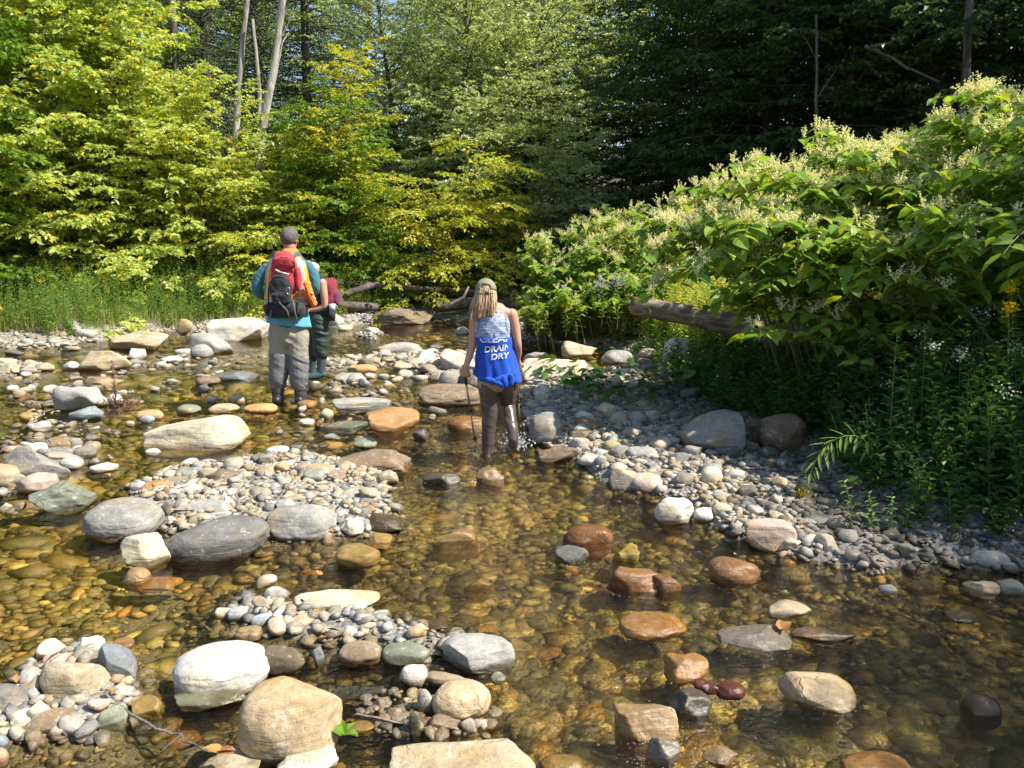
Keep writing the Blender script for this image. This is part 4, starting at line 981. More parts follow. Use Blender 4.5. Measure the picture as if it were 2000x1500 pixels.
# ---------------------------------------------------------------- knotweed
M_CANE = simple_mat('knotweed_cane', (.16, .14, .05), .6, .3, 12)
M_FLOWER = leaf_mat('cream_flowers', (.72, .68, .40), (.82, .78, .56), .4, rough=.8, spec=.1)
M_GOLD = leaf_mat('goldenrod_flowers', (.75, .50, .02), (.85, .62, .03), .3, rough=.8, spec=.1)
M_PURPLE = leaf_mat('aster_flowers', (.42, .36, .62), (.58, .54, .72), .3, rough=.8, spec=.1)
M_WHITEF = leaf_mat('white_flowers', (.7, .7, .66), (.8, .8, .78), .3, rough=.8, spec=.1)
M_STEM = simple_mat('green_stem', (.14, .20, .05), .6, .2, 10)
M_BROWNSTEM = simple_mat('dry_stem', (.16, .09, .05), .8, .3, 10)
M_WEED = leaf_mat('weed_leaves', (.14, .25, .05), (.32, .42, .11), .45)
M_SHADEWEED = leaf_mat('round_leaves', (.045, .11, .025), (.10, .18, .04), .42)  # darker leaf green with the shade of the bank put into it
M_BLADE = leaf_mat('grass_blades', (.28, .34, .10), (.50, .46, .20), .45, rough=.6)
M_DEADLEAF = leaf_mat('fallen_leaves', (.30, .12, .04), (.42, .22, .07), .2, rough=.7)

def panicles(mb, P, rg, n=9, size=.09, up=.75):
    """feathery upright flower sprays: short crossed slivers along thin axes"""
    for p in P:
        for j in range(n):
            d = nrm(np.array([rg.normal(0, .5), rg.normal(0, .5), up])); L = size * rg.uniform(.6, 1.3); k = 7
            s = (np.arange(k) + .5) / k; b = p + d * (L * s)[:, None]
            dd = d * .5 + rg.normal(0, .6, (k, 3)); leaves(mb, b, dd, rg.normal(0, 1, (k, 3)), .020, .0055, leafcols(k, rg, .85, 1.15), fold=.1)
            dd = d * .5 + rg.normal(0, .6, (k, 3)); leaves(mb, b, dd, rg.normal(0, 1, (k, 3)), .020, .0055, leafcols(k, rg, .85, 1.15), fold=.1)

def knotweed(label, canes, leafL, seed, nind, flower_p, name='knotweed_bush', group=None, lower=True):
    """canes: list of (base, tip, arch height). leaves hang alternately from the upper cane and its side shoots"""
    rg = np.random.default_rng(seed); root = thing(name, label, 'bush', tuple(canes[0][0]), group); o0 = np.array(canes[0][0], float)
    cn = MB(); P_, D_, N_, FP = [], [], [], []
    for (b, tip, arch) in canes:
        b, tip = np.array(b, float), np.array(tip, float); mid = b * .45 + tip * .55 + np.array([0, 0, arch]); mid[:2] = b[:2] * .62 + tip[:2] * .38
        s = np.linspace(0, 1, 12)[:, None]; c = b * (1 - s) ** 2 + 2 * mid * s * (1 - s) + tip * s ** 2
        add_tube(cn, c - o0, np.linspace(.013, .003, 12), 5, closed=False)
        L = np.linalg.norm(np.diff(c, axis=0), axis=1).sum()
        # shoots
        shoots = [(c, .25 if lower else .4, 1.0)]
        for q in range(int(L / .20)):
            f = rg.uniform(.35, .98); i = f * 11; i0 = min(int(i), 10); p = c[i0] + (c[i0 + 1] - c[i0]) * (i - i0); td = nrm(c[i0 + 1] - c[i0])
            sd_ = nrm(np.cross(td, [0, 0, 1.0])) * (1 if q % 2 else -1); d = nrm(td * .7 + sd_ * rg.uniform(.5, 1) + np.array([0, 0, rg.uniform(-.1, .25)]))
            l = rg.uniform(.25, .6) * (1.1 - .5 * f); k = np.linspace(0, 1, 5)[:, None]; cc = p + d * l * k - np.array([0, 0, 1]) * .25 * l * k ** 2
            add_tube(cn, cc - o0, np.linspace(.004, .002, 5), 4, closed=False); shoots.append((cc, .1, 1.0))
        for (cc, f0, f1) in shoots:
            l = np.linalg.norm(np.diff(cc, axis=0), axis=1).sum(); n = max(3, int(l * (f1 - f0) / (leafL * .52))); f = np.linspace(f0, f1, n); m = len(cc)
            p = np.stack([np.interp(f * (m - 1), np.arange(m), cc[:, j]) for j in range(3)], 1); td = nrm(np.stack([np.interp(f * (m - 1), np.arange(m), np.gradient(cc[:, j])) for j in range(3)], 1))
            side = nrm(np.cross(td, [0, 0, 1.0])); sg = np.where(np.arange(n) % 2 == 0, 1, -1)[:, None]
            d = nrm(td * .45 + side * sg + rg.normal(0, .22, (n, 3)) - np.array([0, 0, .38])); P_.append(p + d * .02); D_.append(d)
            N_.append(np.array([0, 0, 1.0]) + rg.normal(0, .28, (n, 3)))
            g = rg.uniform(0, 1, n) < flower_p(p); FP.append(p[g] + np.array([0, 0, .01]))
    P_, D_, N_ = map(np.concatenate, (P_, D_, N_)); n = len(P_); L = leafL * rg.uniform(.65, 1.15, n); cols = leafcols(n, rg, .8, 1.15)
    pr = project(P_); seen = (pr[:, 0] > 0) & (pr[:, 0] < 2000) & (pr[:, 1] > 0) & (pr[:, 1] < 1500); size = np.where(seen, L / pr[:, 2], 0)
    # among the leaves that show, the largest ones become parts
    ind = np.zeros(n, bool); ind[np.argsort(-size)[:nind]] = True
    link('canes', cn.mesh('canes', M_CANE), root)['kind'] = 'stuff'
    mb = MB(); r_ = ~ind; leaves(mb, P_[r_] - o0, D_[r_], N_[r_], L[r_], L[r_] * .40, cols[r_], .10, 'heart', .12)
    f = link('foliage', mb.mesh('foliage', ML_KN, smooth=False), root); f['kind'] = 'stuff'
    var = []
    for q in range(5):
        mb = MB(); leaves(mb, np.zeros((1, 3)), np.array([[0, 1.0, 0]]), np.array([[0, 0, 1.0]]), 1.0, .40, np.array([[q / 4, .85 + .08 * q, .3 + .16 * q]]), .10, 'heart', .12); var.append(mb.mesh('leaf', ML_KN, smooth=False))
    for i in np.nonzero(ind)[0]:
        o = link('leaf', var[int(rg.integers(0, 5))], root); D = nrm(D_[i]); S_ = nrm(np.cross(D, N_[i])); U = np.cross(S_, D)
        M = Matrix(((S_[0], D[0], U[0]), (S_[1], D[1], U[1]), (S_[2], D[2], U[2]))).to_4x4(); M.translation = P_[i] - o0; o.matrix_local = M @ Matrix.Scale(L[i], 4)
    FP = np.concatenate(FP); mb = MB(); panicles(mb, FP - o0, rg, 6, leafL * .75)
    fl = link('flower_sprays', mb.mesh('flower_sprays', M_FLOWER, smooth=False), root); fl['kind'] = 'stuff'
    return root

rk = np.random.default_rng(77); canes = []
# hull of the big mound: upper edge in the photo -> (px, py, depth)
edge = [(1275, 405, 7.4), (1340, 365, 7.2), (1400, 320, 7.0), (1460, 290, 6.9), (1520, 240, 6.8), (1600, 225, 6.8), (1700, 205, 6.6), (1800, 200, 6.4), (1880, 175, 6.2), (1960, 122, 6.0), (2060, 70, 5.9), (2160, 30, 5.8)]
def edge_at(u):
    k = u * (len(edge) - 1); i = min(int(k), len(edge) - 2); f = k - i; return [edge[i][j] * (1 - f) + edge[i + 1][j] * f for j in range(3)]
def kbase(tip, pull): # canes are rooted on the bank to the right of their tips
    bx = tip[0] + pull * rk.uniform(.7, 1.2) + .2; by = tip[1] + rk.uniform(-.3, .7); return (bx, by, Hs(bx, by))
for q in range(64):      # crest and slope facing the stream
    px, py, Yd = edge_at(rk.uniform(0, 1)); dn = rk.uniform(0, 1) ** 1.3
    py2 = py + dn * (190 if px < 1500 else 330); Y2 = Yd - dn * 1.2 + rk.uniform(-.1, .5); tip = Wp(px - dn * 10 + rk.normal(0, 12), py2 + 12, Y2)
    canes.append((kbase(tip, 1.4), tip, .75 + rk.uniform(-.1, .3)))
for q in range(30):      # behind the crest
    px, py, Yd = edge_at(rk.uniform(0.1, 1)); tip = Wp(px + 60, py + 50 + rk.uniform(0, 60), Yd + rk.uniform(.5, 2.2)); canes.append((kbase(tip, 1.2), tip, .7))
for q in range(34):      # lower skirt in the shade
    px = rk.uniform(1440, 2080); py = np.interp(px, [1440, 1600, 1800, 2080], [580, 640, 650, 560]) + rk.uniform(-90, 60); tip = Wp(px, py, rk.uniform(5.6, 6.8)); canes.append((kbase(tip, 1.0), tip, .35))
for (px, py, Yd) in [(1400, 590, 7.2), (1450, 610, 7.0), (1520, 625, 6.8), (1570, 650, 6.6), (1600, 690, 6.3), (1500, 560, 6.9), (1560, 600, 6.6), (1640, 440, 5.6), (1760, 400, 5.4), (1840, 425, 5.2), (1900, 395, 5.1), (1980, 420, 5.0), (1690, 480, 5.5), (1560, 470, 5.9), (1480, 510, 6.2), (1420, 560, 6.5), (1640, 520, 5.6)]:
    tip = Wp(px, py, Yd); canes.append((kbase(tip, 1.3), tip, .6))
def fprob(p):
    pr = project(p); ex = np.interp(pr[:, 0], [e[0] for e in edge], [e[1] for e in edge]); d = pr[:, 1] - ex
    return np.clip(.7 - d / 400, 0.08, .62) * (d < 420)
knotweed('tall knotweed thicket with cream flower sprays overhanging the right bank', canes, .132, 5, 290, fprob)
# smaller mound in the middle distance
canes = []
for q in range(125):
    px = rk.uniform(1015, 1330); u = (px - 1020) / 310; top = np.interp(px, [1020, 1060, 1120, 1200, 1260, 1330], [480, 440, 425, 425, 440, 445]); dn = rk.uniform(0, 1) ** 1.2
    Yd = 12.6 - dn * 1.2 + rk.uniform(-.2, .5); tip = Wp(px, top + dn * 165 + 6, Yd); bx = tip[0] + rk.uniform(.1, .6); by = Yd + rk.uniform(0, .5)
    canes.append(((bx, by, Hs(bx, by)), tip, .35))
for q in range(22):
    px = rk.uniform(1130, 1480); Yd = rk.uniform(13, 15.5); tip = Wp(px, rk.uniform(400, 430), Yd); bx, by = tip[0] + .3, Yd + .3; canes.append(((bx, by, Hs(bx, by)), tip, .3))
knotweed('lower knotweed mound in bright sun beyond the fallen log', canes, .125, 6, 60, lambda p: np.clip((p[:, 2] - 1.0) * .9, .08, .55))

# ---------------------------------------------------------------- fallen log on the right
def log_thing(name, label, pts, r0, r1, mat, seed, n=20, ridges=.06):
    rg = np.random.default_rng(seed); pts = np.array(pts, float); root = thing(name, label, 'log', tuple(pts[0]))
    m = 30; k = np.linspace(0, len(pts) - 1, m); P = np.stack([np.interp(k, np.arange(len(pts)), pts[:, j]) for j in range(3)], 1) - pts[0]
    V, F4, F3 = tube(P, np.linspace(r0, r1, m), n); c = np.repeat(P, n, 0); V0 = V[:m * n]; d = V0 - c; a = (fbm(np.stack([V0[:, 0] * 2, V0[:, 1] * 2 + 5, V0[:, 2] * 9], 1), seed, 4) * ridges); V[:m * n] = c + d * (1 + a)[:, None]
    mb = MB(); mb.add(V, F4); mb.f.append(F3); mb.m.append(np.zeros(len(F3), int)); link('log_body', mb.mesh('log_body', mat), root); return root
M_LOG = bark_mat('log_bark', (.085, .055, .03), (.26, .20, .15), 16)
for n_ in M_LOG.node_tree.nodes:
    if n_.type == 'MAPPING': n_.inputs['Scale'].default_value = (.12, .35, 1)
l = log_thing('fallen_log', 'thick weathered fallen log lying under the knotweed on the right bank', [Wp(1238, 597, 9.6), Wp(1330, 613, 9.2), Wp(1430, 634, 8.8), Wp(1520, 652, 8.4), Wp(1580, 664, 8.1)], .115, .15, M_LOG, 4)
mb = MB(); b = Wp(1470, 640, 8.5) - np.array(l.location); add_tube(mb, [b, b + np.array([-.05, -.15, .06]), b + np.array([-.08, -.25, .16])], [.05, .035, .02], 7); link('branch_stub', mb.mesh('branch_stub', M_LOG), l)
# driftwood at the far shore
log_thing('driftwood_log', 'grey driftwood log lying behind the woman with the mug', [Wp(620, 548, 15.6), Wp(700, 555, 15.8), Wp(800, 562, 16.0), Wp(950, 572, 16.4), Wp(1020, 575, 16.4)], .065, .05, M_BARK, 7, 12)
log_thing('driftwood_log', 'second driftwood log slanting down to the waterline', [Wp(660, 580, 15.2), Wp(700, 566, 15.3), Wp(745, 552, 15.5)], .08, .05, M_BARK, 8, 12)
log_thing('driftwood_log', 'forked grey driftwood branch left of the walking woman\'s cap', [Wp(880, 595, 15.6), Wp(905, 582, 15.6), Wp(915, 560, 15.7)], .045, .02, M_DEADWOOD, 9, 8)
log_thing('driftwood_log', 'dark drowned log at the back of the far pool', [Wp(850, 598, 15.9), Wp(930, 590, 16.2), Wp(1010, 596, 16.2)], .13, .10, M_BARK, 10, 12)
log_thing('driftwood_log', 'low dark rotten log under the yellow branches', [Wp(600, 590, 15.0), Wp(680, 597, 15.2), Wp(740, 600, 15.6)], .09, .08, M_BARK, 12, 12)

# ---------------------------------------------------------------- undergrowth and grass
def weeds(name, label, n, region, h, mat, seed, lw=(.07, .012), per=16, stem=True, up=.5, spread=.18, flowers=None, fprob_=.0, cond=None, lean=.15):
    rg = np.random.default_rng(seed); x, y = region(rg, n * 4); 
    ok = np.ones(len(x), bool) if cond is None else cond(x, y)
    x, y = x[ok][:n], y[ok][:n]; n = len(x); z = H(x, y) - .02; hh = rg.uniform(h[0], h[1], n); le = rg.normal(0, lean, (n, 2))
    mb = MB(); q = np.linspace(.12, 1, per); B = np.stack([x, y, z], 1)
    P = B[:, None] + np.stack([le[:, 0, None] * hh[:, None] * q ** 1.5, le[:, 1, None] * hh[:, None] * q ** 1.5, hh[:, None] * q * np.ones((n, 1))], 2)
    az = (np.arange(per) * 2.4)[None] + rg.uniform(0, 6.28, n)[:, None]; D = np.stack([np.cos(az), np.sin(az), np.full(az.shape, up)], 2) + rg.normal(0, .2, (n, per, 3))
    L = lw[0] * (1.25 - .7 * q)[None] * rg.uniform(.7, 1.2, (n, per)) 
    NN = np.broadcast_to([0, 0, 1.0], D.shape) + rg.normal(0, .3, D.shape)
    leaves(mb, P.reshape(-1, 3), D.reshape(-1, 3), NN.reshape(-1, 3), L.ravel(), L.ravel() * lw[1] / lw[0], np.repeat(leafcols(n, rg), per, 0), droop=.15)
    if stem:
        s = P[:, [0, per // 2, per - 1]]; w = .004
        for dx in ((w, 0, 0), (0, w, 0)):
            v = np.stack([s[:, 0] - dx, s[:, 0] + dx, s[:, 1] + dx, s[:, 1] - dx, s[:, 2]], 1); F = np.array([[0, 1, 2], [0, 2, 3], [3, 2, 4]])
            mb.add(v.reshape(-1, 3), (F[None] + (np.arange(n) * 5)[:, None, None]).reshape(-1, 3), np.repeat(leafcols(n, rg), 5, 0))
    o = link(name, mb.mesh(name, mat, smooth=False)); tag(o, label, 'plants', kind='stuff')
    if flowers is not None:
        mf = MB(); g = rg.uniform(0, 1, n) < fprob_; T = P[g, -1]; k = 26; m = len(T)
        PP = T[:, None] + rg.normal(0, .03, (m, k, 3)) * [1, 1, .9]; leaves(mf, PP.reshape(-1, 3), rg.normal(0, 1, (m * k, 3)), rg.normal(0, 1, (m * k, 3)), .016, .006, leafcols(m * k, rg))
        o = link('flowers', mf.mesh('flowers', flowers[0], smooth=False)); tag(o, flowers[1], 'flowers', kind='stuff')
def blades(name, label, n, region, h, mat, seed, w=.004, lean=.35, cond=None):
    rg = np.random.default_rng(seed); x, y = region(rg, n * 3); ok = np.ones(len(x), bool) if cond is None else cond(x, y); x, y = x[ok][:n], y[ok][:n]; n = len(x)
    z = H(x, y) - .02; hh = rg.uniform(h[0], h[1], n); a = rg.uniform(0, 6.28, n); le = rg.normal(0, lean, n) * hh
    d = np.stack([np.cos(a), np.sin(a), np.zeros(n)], 1); sd_ = np.stack([-np.sin(a), np.cos(a), np.zeros(n)], 1) * w; B = np.stack([x, y, z], 1); U = np.array([0, 0, 1.0])
    v = np.stack([B - sd_, B + sd_, B + U * hh[:, None] * .6 + d * le[:, None] * .35 + sd_ * .8, B + U * hh[:, None] * .6 + d * le[:, None] * .35 - sd_ * .8, B + U * hh[:, None] + d * le[:, None]], 1)
    F = np.array([[0, 1, 2], [0, 2, 3], [3, 2, 4]]); mb = MB(); mb.add(v.reshape(-1, 3), (F[None] + (np.arange(n) * 5)[:, None, None]).reshape(-1, 3), np.repeat(leafcols(n, rg), 5, 0))
    o = link(name, mb.mesh(name, mat, smooth=False)); tag(o, label, 'grass', kind='stuff')
def box_region(xa, xb, ya, yb): return lambda rg, n: (rg.uniform(xa, xb, n), rg.uniform(ya, yb, n))
def sl_cond(a, b, poly=LEFT_LAND): return lambda x, y: (lambda s: (s > a) & (s < b))(poly_sd(x, y, poly))
blades('grass', 'pale green grass fringe along the left bank', 15000, box_region(-11, -2.2, 9.3, 16), (.10, .42), M_BLADE, 31, cond=sl_cond(.22, 1.9))
blades('tall_grass', 'tall thin reeds at the left edge of the photo', 500, box_region(-9.5, -6.3, 9.6, 11.6), (.7, 1.25), M_BLADE, 32, w=.005, lean=.12, cond=sl_cond(.5, 2))
blades('dry_grass', 'brownish dry grass hanging over the left gravel shore', 5000, box_region(-10, -6, 9.3, 12), (.12, .34), leaf_mat('dry_blades', (.22, .18, .09), (.34, .30, .14), .3), 33, lean=.7, cond=sl_cond(.12, .7))
weeds('weeds', 'light green weeds in front of the yellow-green shrubs', 3000, box_region(-11, -2.2, 9.8, 17), (.25, .95), M_WEED, 34, (.075, .011), 20, cond=sl_cond(.25, 2.6), flowers=(M_GOLD, 'scattered yellow goldenrod heads in the left bank weeds'), fprob_=.04)
weeds('weeds', 'low weeds on the bank around the large pale boulder', 500, box_region(-5.5, -2.2, 12, 16), (.2, .45), M_WEED, 35, (.07, .012), 14, cond=sl_cond(.35, 1.6))
weeds('undergrowth', 'dim undergrowth on the floor of the wood', 3000, box_region(-14, 16, 14.5, 30), (.4, 1.3), ML_DK, 36, (.14, .045), 16, cond=lambda x, y: land(x, y) > .6)
weeds('undergrowth', 'leafy undergrowth in front of the dark wood', 1300, box_region(1.2, 9, 11.5, 15), (.5, 1.2), ML_BR, 41, (.10, .03), 20, cond=sl_cond(1.0, 30, RIGHT_LAND))
weeds('weeds', 'sunlit yellow-green weeds and goldenrods behind the fallen log', 1500, box_region(1.2, 4.4, 8.9, 12.2), (.45, 1.0), ML_YG, 37, (.085, .015), 22, cond=sl_cond(.35, 6, RIGHT_LAND), flowers=(M_GOLD, 'yellow flower heads in the weeds behind the fallen log'), fprob_=.08)
weeds('weeds', 'brownish weedy clump at the waterline right of the walking woman\'s head', 700, box_region(-.2, 1.7, 10.6, 12.9), (.4, .95), leaf_mat('brown_weeds', (.15, .13, .05), (.20, .24, .07), .4), 38, (.06, .009), 26, cond=sl_cond(.1, 3, RIGHT_LAND))
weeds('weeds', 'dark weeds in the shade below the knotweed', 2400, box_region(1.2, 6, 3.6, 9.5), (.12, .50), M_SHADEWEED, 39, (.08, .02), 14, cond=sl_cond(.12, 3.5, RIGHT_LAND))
weeds('weeds', 'low leafy weeds on the bank between log and waterline', 500, box_region(.6, 3.2, 8.6, 11.2), (.12, .32), M_WEED, 40, (.07, .026), 10, cond=sl_cond(.02, 1.6, RIGHT_LAND))
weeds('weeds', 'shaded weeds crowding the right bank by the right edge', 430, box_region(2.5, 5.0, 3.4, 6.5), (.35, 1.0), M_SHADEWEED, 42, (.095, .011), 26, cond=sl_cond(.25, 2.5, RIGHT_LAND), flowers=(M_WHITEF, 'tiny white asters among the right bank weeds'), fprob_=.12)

# ---------------------------------------------------------------- single plants
def lance_plant(name, label, path, L, Wl, n, matl, seed, cat='plant', ind=True, head=None, headn=60, headr=.05, stemr=.004, down=.25, group=None, taper=.45):
    rg = np.random.default_rng(seed); path = np.array(path, float); root = thing(name, label, cat, tuple(path[0]), group); o0 = path[0]; m = 16
    kk = np.linspace(0, len(path) - 1, m); c = np.stack([np.interp(kk, np.arange(len(path)), path[:, j]) for j in range(3)], 1) - o0
    for _ in range(2): c[1:-1] = (c[:-2] + 2 * c[1:-1] + c[2:]) / 4
    mb = MB(); add_tube(mb, c, np.linspace(stemr, stemr * .5, m), 6); link('stem', mb.mesh('stem', M_STEM), root)
    f = np.linspace(.22, .99, n); p = np.stack([np.interp(f * (m - 1), np.arange(m), c[:, j]) for j in range(3)], 1); td = nrm(np.stack([np.interp(f * (m - 1), np.arange(m), np.gradient(c[:, j])) for j in range(3)], 1))
    a = np.arange(n) * 2.39996; ref = np.array([0.3, 1.0, .1]); A = nrm(np.cross(td, ref)); B = np.cross(td, A)
    D = nrm(A * np.cos(a)[:, None] + B * np.sin(a)[:, None] + td * .45 - np.array([0, 0, down])); LL = L * (1 - taper * np.abs(f - .45) * 1.6) * rg.uniform(.8, 1.15, n)
    var = []
    for q in range(3):
        mb = MB(); col = np.array([[q / 2, 1.0, .4]]); P = np.zeros((1, 3)); kx = [(0, 0, 0), (.3, 1, .2), (.7, .8, .15), (1, 0, -.12), (.7, -.8, .15), (.3, -1, .2), (.35, 0, 0), (.7, 0, 0)]
        v = np.array([(Wl / L * b_, a_, .12 * c_ - .1 * a_ * a_) for a_, b_, c_ in kx]); mb.add(v, [(0, 6, 1), (1, 6, 7), (1, 7, 2), (2, 7, 3), (0, 5, 6), (5, 4, 7), (5, 7, 6), (4, 3, 7)], np.array([q / 2, 1.0, .4])); var.append(mb.mesh('leaf', matl, smooth=False))
    if ind:
        for i in range(n):
            o = link('leaf', var[i % 3], root); S_ = nrm(np.cross(D[i], [0, 0, 1.0] + rg.normal(0, .2, 3))); U = np.cross(S_, D[i]); d = D[i]
            M = Matrix(((S_[0], d[0], U[0]), (S_[1], d[1], U[1]), (S_[2], d[2], U[2]))).to_4x4(); M.translation = p[i]; o.matrix_local = M @ Matrix.Scale(LL[i], 4)
    else:
        mb = MB(); leaves(mb, p, D, np.array([0, 0, 1.0]) + rg.normal(0, .3, (n, 3)), LL, Wl, leafcols(n, rg)); link('foliage', mb.mesh('foliage', matl, smooth=False), root)
    if head is not None:
        mb = MB(); e = c[-1] + rg.normal(0, headr * .5, (headn, 3)); leaves(mb, e, rg.normal(0, 1, (headn, 3)), rg.normal(0, 1, (headn, 3)), .016, .007, leafcols(headn, rg)); fh = link('flower_head', mb.mesh('flower_head', head, smooth=False), root); fh['kind'] = 'stuff'
    return root
YP = 4.6
lance_plant('goldenrod', 'goldenrod arching down to a yellow flower head over the right gravel bar', [Wp(1735, 1010, 4.75), Wp(1715, 900, YP), Wp(1690, 850, YP), Wp(1640, 848, YP), Wp(1600, 880, YP), Wp(1580, 930, YP), Wp(1570, 965, YP)], .135, .011, 54, M_WEED, 1, head=M_GOLD, headn=130, headr=.035, down=.55, stemr=.005)
YP = 4.9
lance_plant('goldenrod', 'bright upright goldenrod shoot with feathery leaves against the shade', [Wp(1742, 960, 5.0), Wp(1738, 850, YP), Wp(1745, 740, YP), Wp(1752, 650, YP)], .105, .008, 44, M_WEED, 2, down=.05)
lance_plant('dry_flower_stalk', 'brown seed-headed stalk right of the bright goldenrod shoot', [Wp(1795, 980, 5.0), Wp(1800, 800, YP), Wp(1808, 640, YP)], .05, .006, 20, M_WEED, 3, head=leaf_mat('seed_head', (.20, .12, .07), (.3, .2, .12), .2), headn=30, headr=.03)
lance_plant('goldenrod', 'tall goldenrod with two yellow heads near the right edge', [Wp(1975, 1000, 5.0), Wp(1970, 800, 4.9), Wp(1968, 680, 4.8), Wp(1972, 600, 4.8)], .10, .009, 56, M_WEED, 4, head=M_GOLD, headn=110, headr=.04)
lance_plant('goldenrod', 'goldenrod topped with yellow at the very right edge', [Wp(1992, 960, 5.1), Wp(1985, 760, 5.0), Wp(1975, 565, 4.9)], .09, .009, 50, M_WEED, 14, head=M_GOLD, headn=90, headr=.035)
lance_plant('white_aster', 'white flowering aster between the dry stalk and the right edge', [Wp(1880, 980, 5.2), Wp(1870, 830, 5.1), Wp(1876, 690, 5.0)], .10, .010, 34, M_WEED, 5, head=M_WHITEF, headn=60, headr=.05)
lance_plant('aster_plant', 'leafy aster stem left of the bright goldenrod shoot', [Wp(1722, 1000, 4.9), Wp(1700, 880, 4.8), Wp(1690, 790, 4.8)], .07, .010, 18, M_WEED, 6)
for j, (px, py0, py1, lab) in enumerate([(1660, 1046, 938, 'left upright stem of the light green sprouts at the end of the right bar'), (1700, 1050, 960, 'middle leafy stem of the light green sprouts'),
        (1738, 1052, 970, 'right bushy stem of the light green sprouts'), (1768, 1040, 985, 'rightmost drooping stem of the light green sprouts')]):
    lance_plant('green_sprout', lab, [Wp(px, py0, 4.1), Wp(px + 4, (py0 + py1) / 2, 4.1), Wp(px - 12 + 8 * j, py1, 4.1)], .062, .009, 22, M_WEED, 20 + j, head=None, group="light green sprouts on the bar")
for j, (px, py0, py1, Yd, hd, lab) in enumerate([(1265, 800, 735, 8.0, M_GOLD, 'goldenrod with orange-yellow head among the shaded plants on the bar'), (1240, 860, 822, 7.3, M_GOLD, 'low goldenrod head above the dark wet angular rock'),
        (1175, 640, 555, 11.2, M_PURPLE, 'pale purple aster clump left of the fallen log'), (1205, 645, 548, 11.1, M_PURPLE, 'second pale purple aster touching the log end'), (1105, 660, 600, 11.3, M_GOLD, 'faded goldenrod by the brownish weeds')]):
    lance_plant('flowering_weed', lab, [Wp(px, py0, Yd), Wp(px + 3, (py0 + py1) / 2, Yd), Wp(px, py1, Yd)], .10, .012, 26, M_WEED, 40 + j, ind=False, head=hd, headn=170 if hd is M_PURPLE else 60, headr=.12 if hd is M_PURPLE else .05)
# round-leaved plants (coltsfoot)
def coltsfoot(label, cx, cy, n, spread, r, seed, hgt=.18, name='coltsfoot'):
    rg = np.random.default_rng(seed); root = thing(name, label, 'plant', (cx, cy, Hs(cx, cy)), 'round-leaved plants of the right bank'); st = MB()
    k = 12; a = np.linspace(.35, 2 * np.pi - .35, k); rim = np.stack([np.sin(a), np.cos(a) * 1.0, .10 * np.sin(a * 3)], 1) * (1 + .06 * np.sin(a * 9))[:, None]
    v = np.vstack([[0, 0, -.05], rim]); F = [(0, i + 1, i + 2) for i in range(k - 1)]; var = []
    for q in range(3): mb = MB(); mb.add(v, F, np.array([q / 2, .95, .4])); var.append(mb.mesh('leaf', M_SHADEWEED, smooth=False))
    for i in range(n):
        dx, dy = rg.normal(0, spread, 2); z = Hs(cx + dx, cy + dy) - root.location[2] + hgt * rg.uniform(.4, 1.3); o = link('leaf', var[i % 3], root); o.location = (dx, dy, z)
        s = r * rg.uniform(.6, 1.2); o.scale = (s, s, s); o.rotation_euler = (rg.normal(-.35, .3), rg.normal(-.1, .3), rg.uniform(0, 6.28))
        add_tube(st, [(dx * .6, dy * .6, z - hgt), (dx, dy, z)], .003, 4, closed=False)
    s = link('stalks', st.mesh('stalks', M_STEM), root); s['kind'] = 'stuff'
p = Wp(1900, 960, 4.5); coltsfoot('round-leaved plant cluster low on the bank near the right edge', p[0], p[1], 34, .27, .06, 1, .26)
p = Wp(1730, 850, 5.2); coltsfoot('round-leaved plant behind the arching goldenrod', p[0], p[1], 22, .22, .07, 2, .35)
p = G(1150, 770); coltsfoot('broad-leaved plants on the gravel right of the walking woman', p[0], p[1], 34, .24, .07, 3, .14)
p = G(1210, 805); coltsfoot('darker broad-leaved plants left of the big shaded boulder', p[0], p[1], 30, .25, .065, 4, .14)
p = G(1085, 745); coltsfoot('broad leaves in front of the large yellowish boulder', p[0], p[1], 16, .16, .06, 5, .18)
p = G(1300, 780); coltsfoot('dim broad-leaved plants behind the big shaded boulder', p[0], p[1], 30, .3, .07, 6, .2)
p = G(1175, 680); coltsfoot('sunlit round leaves at the shore under the asters', p[0], p[1], 34, .3, .05, 7, .12)

# twigs, leaves and the dead weed
def twig(label, pts, r, seed, name='twig', mat=None):
    rg = np.random.default_rng(seed); pts = np.array(pts, float); m = 12; kk = np.linspace(0, len(pts) - 1, m); c = np.stack([np.interp(kk, np.arange(len(pts)), pts[:, j]) for j in range(3)], 1) + rg.normal(0, r * .8, (m, 3))
    mb = MB(); add_tube(mb, c - c[0], np.linspace(r, r * .4, m), 6)
    if len(c) > 6: b = c[7] - c[0]; add_tube(mb, [b, b + rg.normal(0, r * 9, 3) * [1, 1, .4]], [r * .5, r * .2], 5)
    o = link(name, mb.mesh(name, mat or M_DEADWOOD), loc=tuple(c[0])); tag(o, label, 'twig')
def gz(px, py, z): return G(px, py, z)
M_TWIG = bark_mat('twig_bark', (.10, .08, .075), (.22, .19, .17), 30)
twig('dark slim twig slanting across the shallow water to the tan bottom boulder', [gz(240, 1388, .03), gz(300, 1420, .04), gz(360, 1440, .03), gz(408, 1472, .07)], .006, 1, mat=M_TWIG)
twig('pale bent twig floating right of the orange-tan boulder', [gz(688, 1398, .01), gz(740, 1402, .02), gz(800, 1418, .015), gz(872, 1415, .01)], .005, 2)
twig('crossed pale stick on the pale stone near the left edge', [gz(53, 832, .02), gz(75, 812, .08), gz(100, 802, .05)], .012, 3)
twig('curved grey stick behind the mossy ochre stone', [gz(40, 792, .01), gz(65, 785, .05), gz(92, 786, .01)], .012, 4)
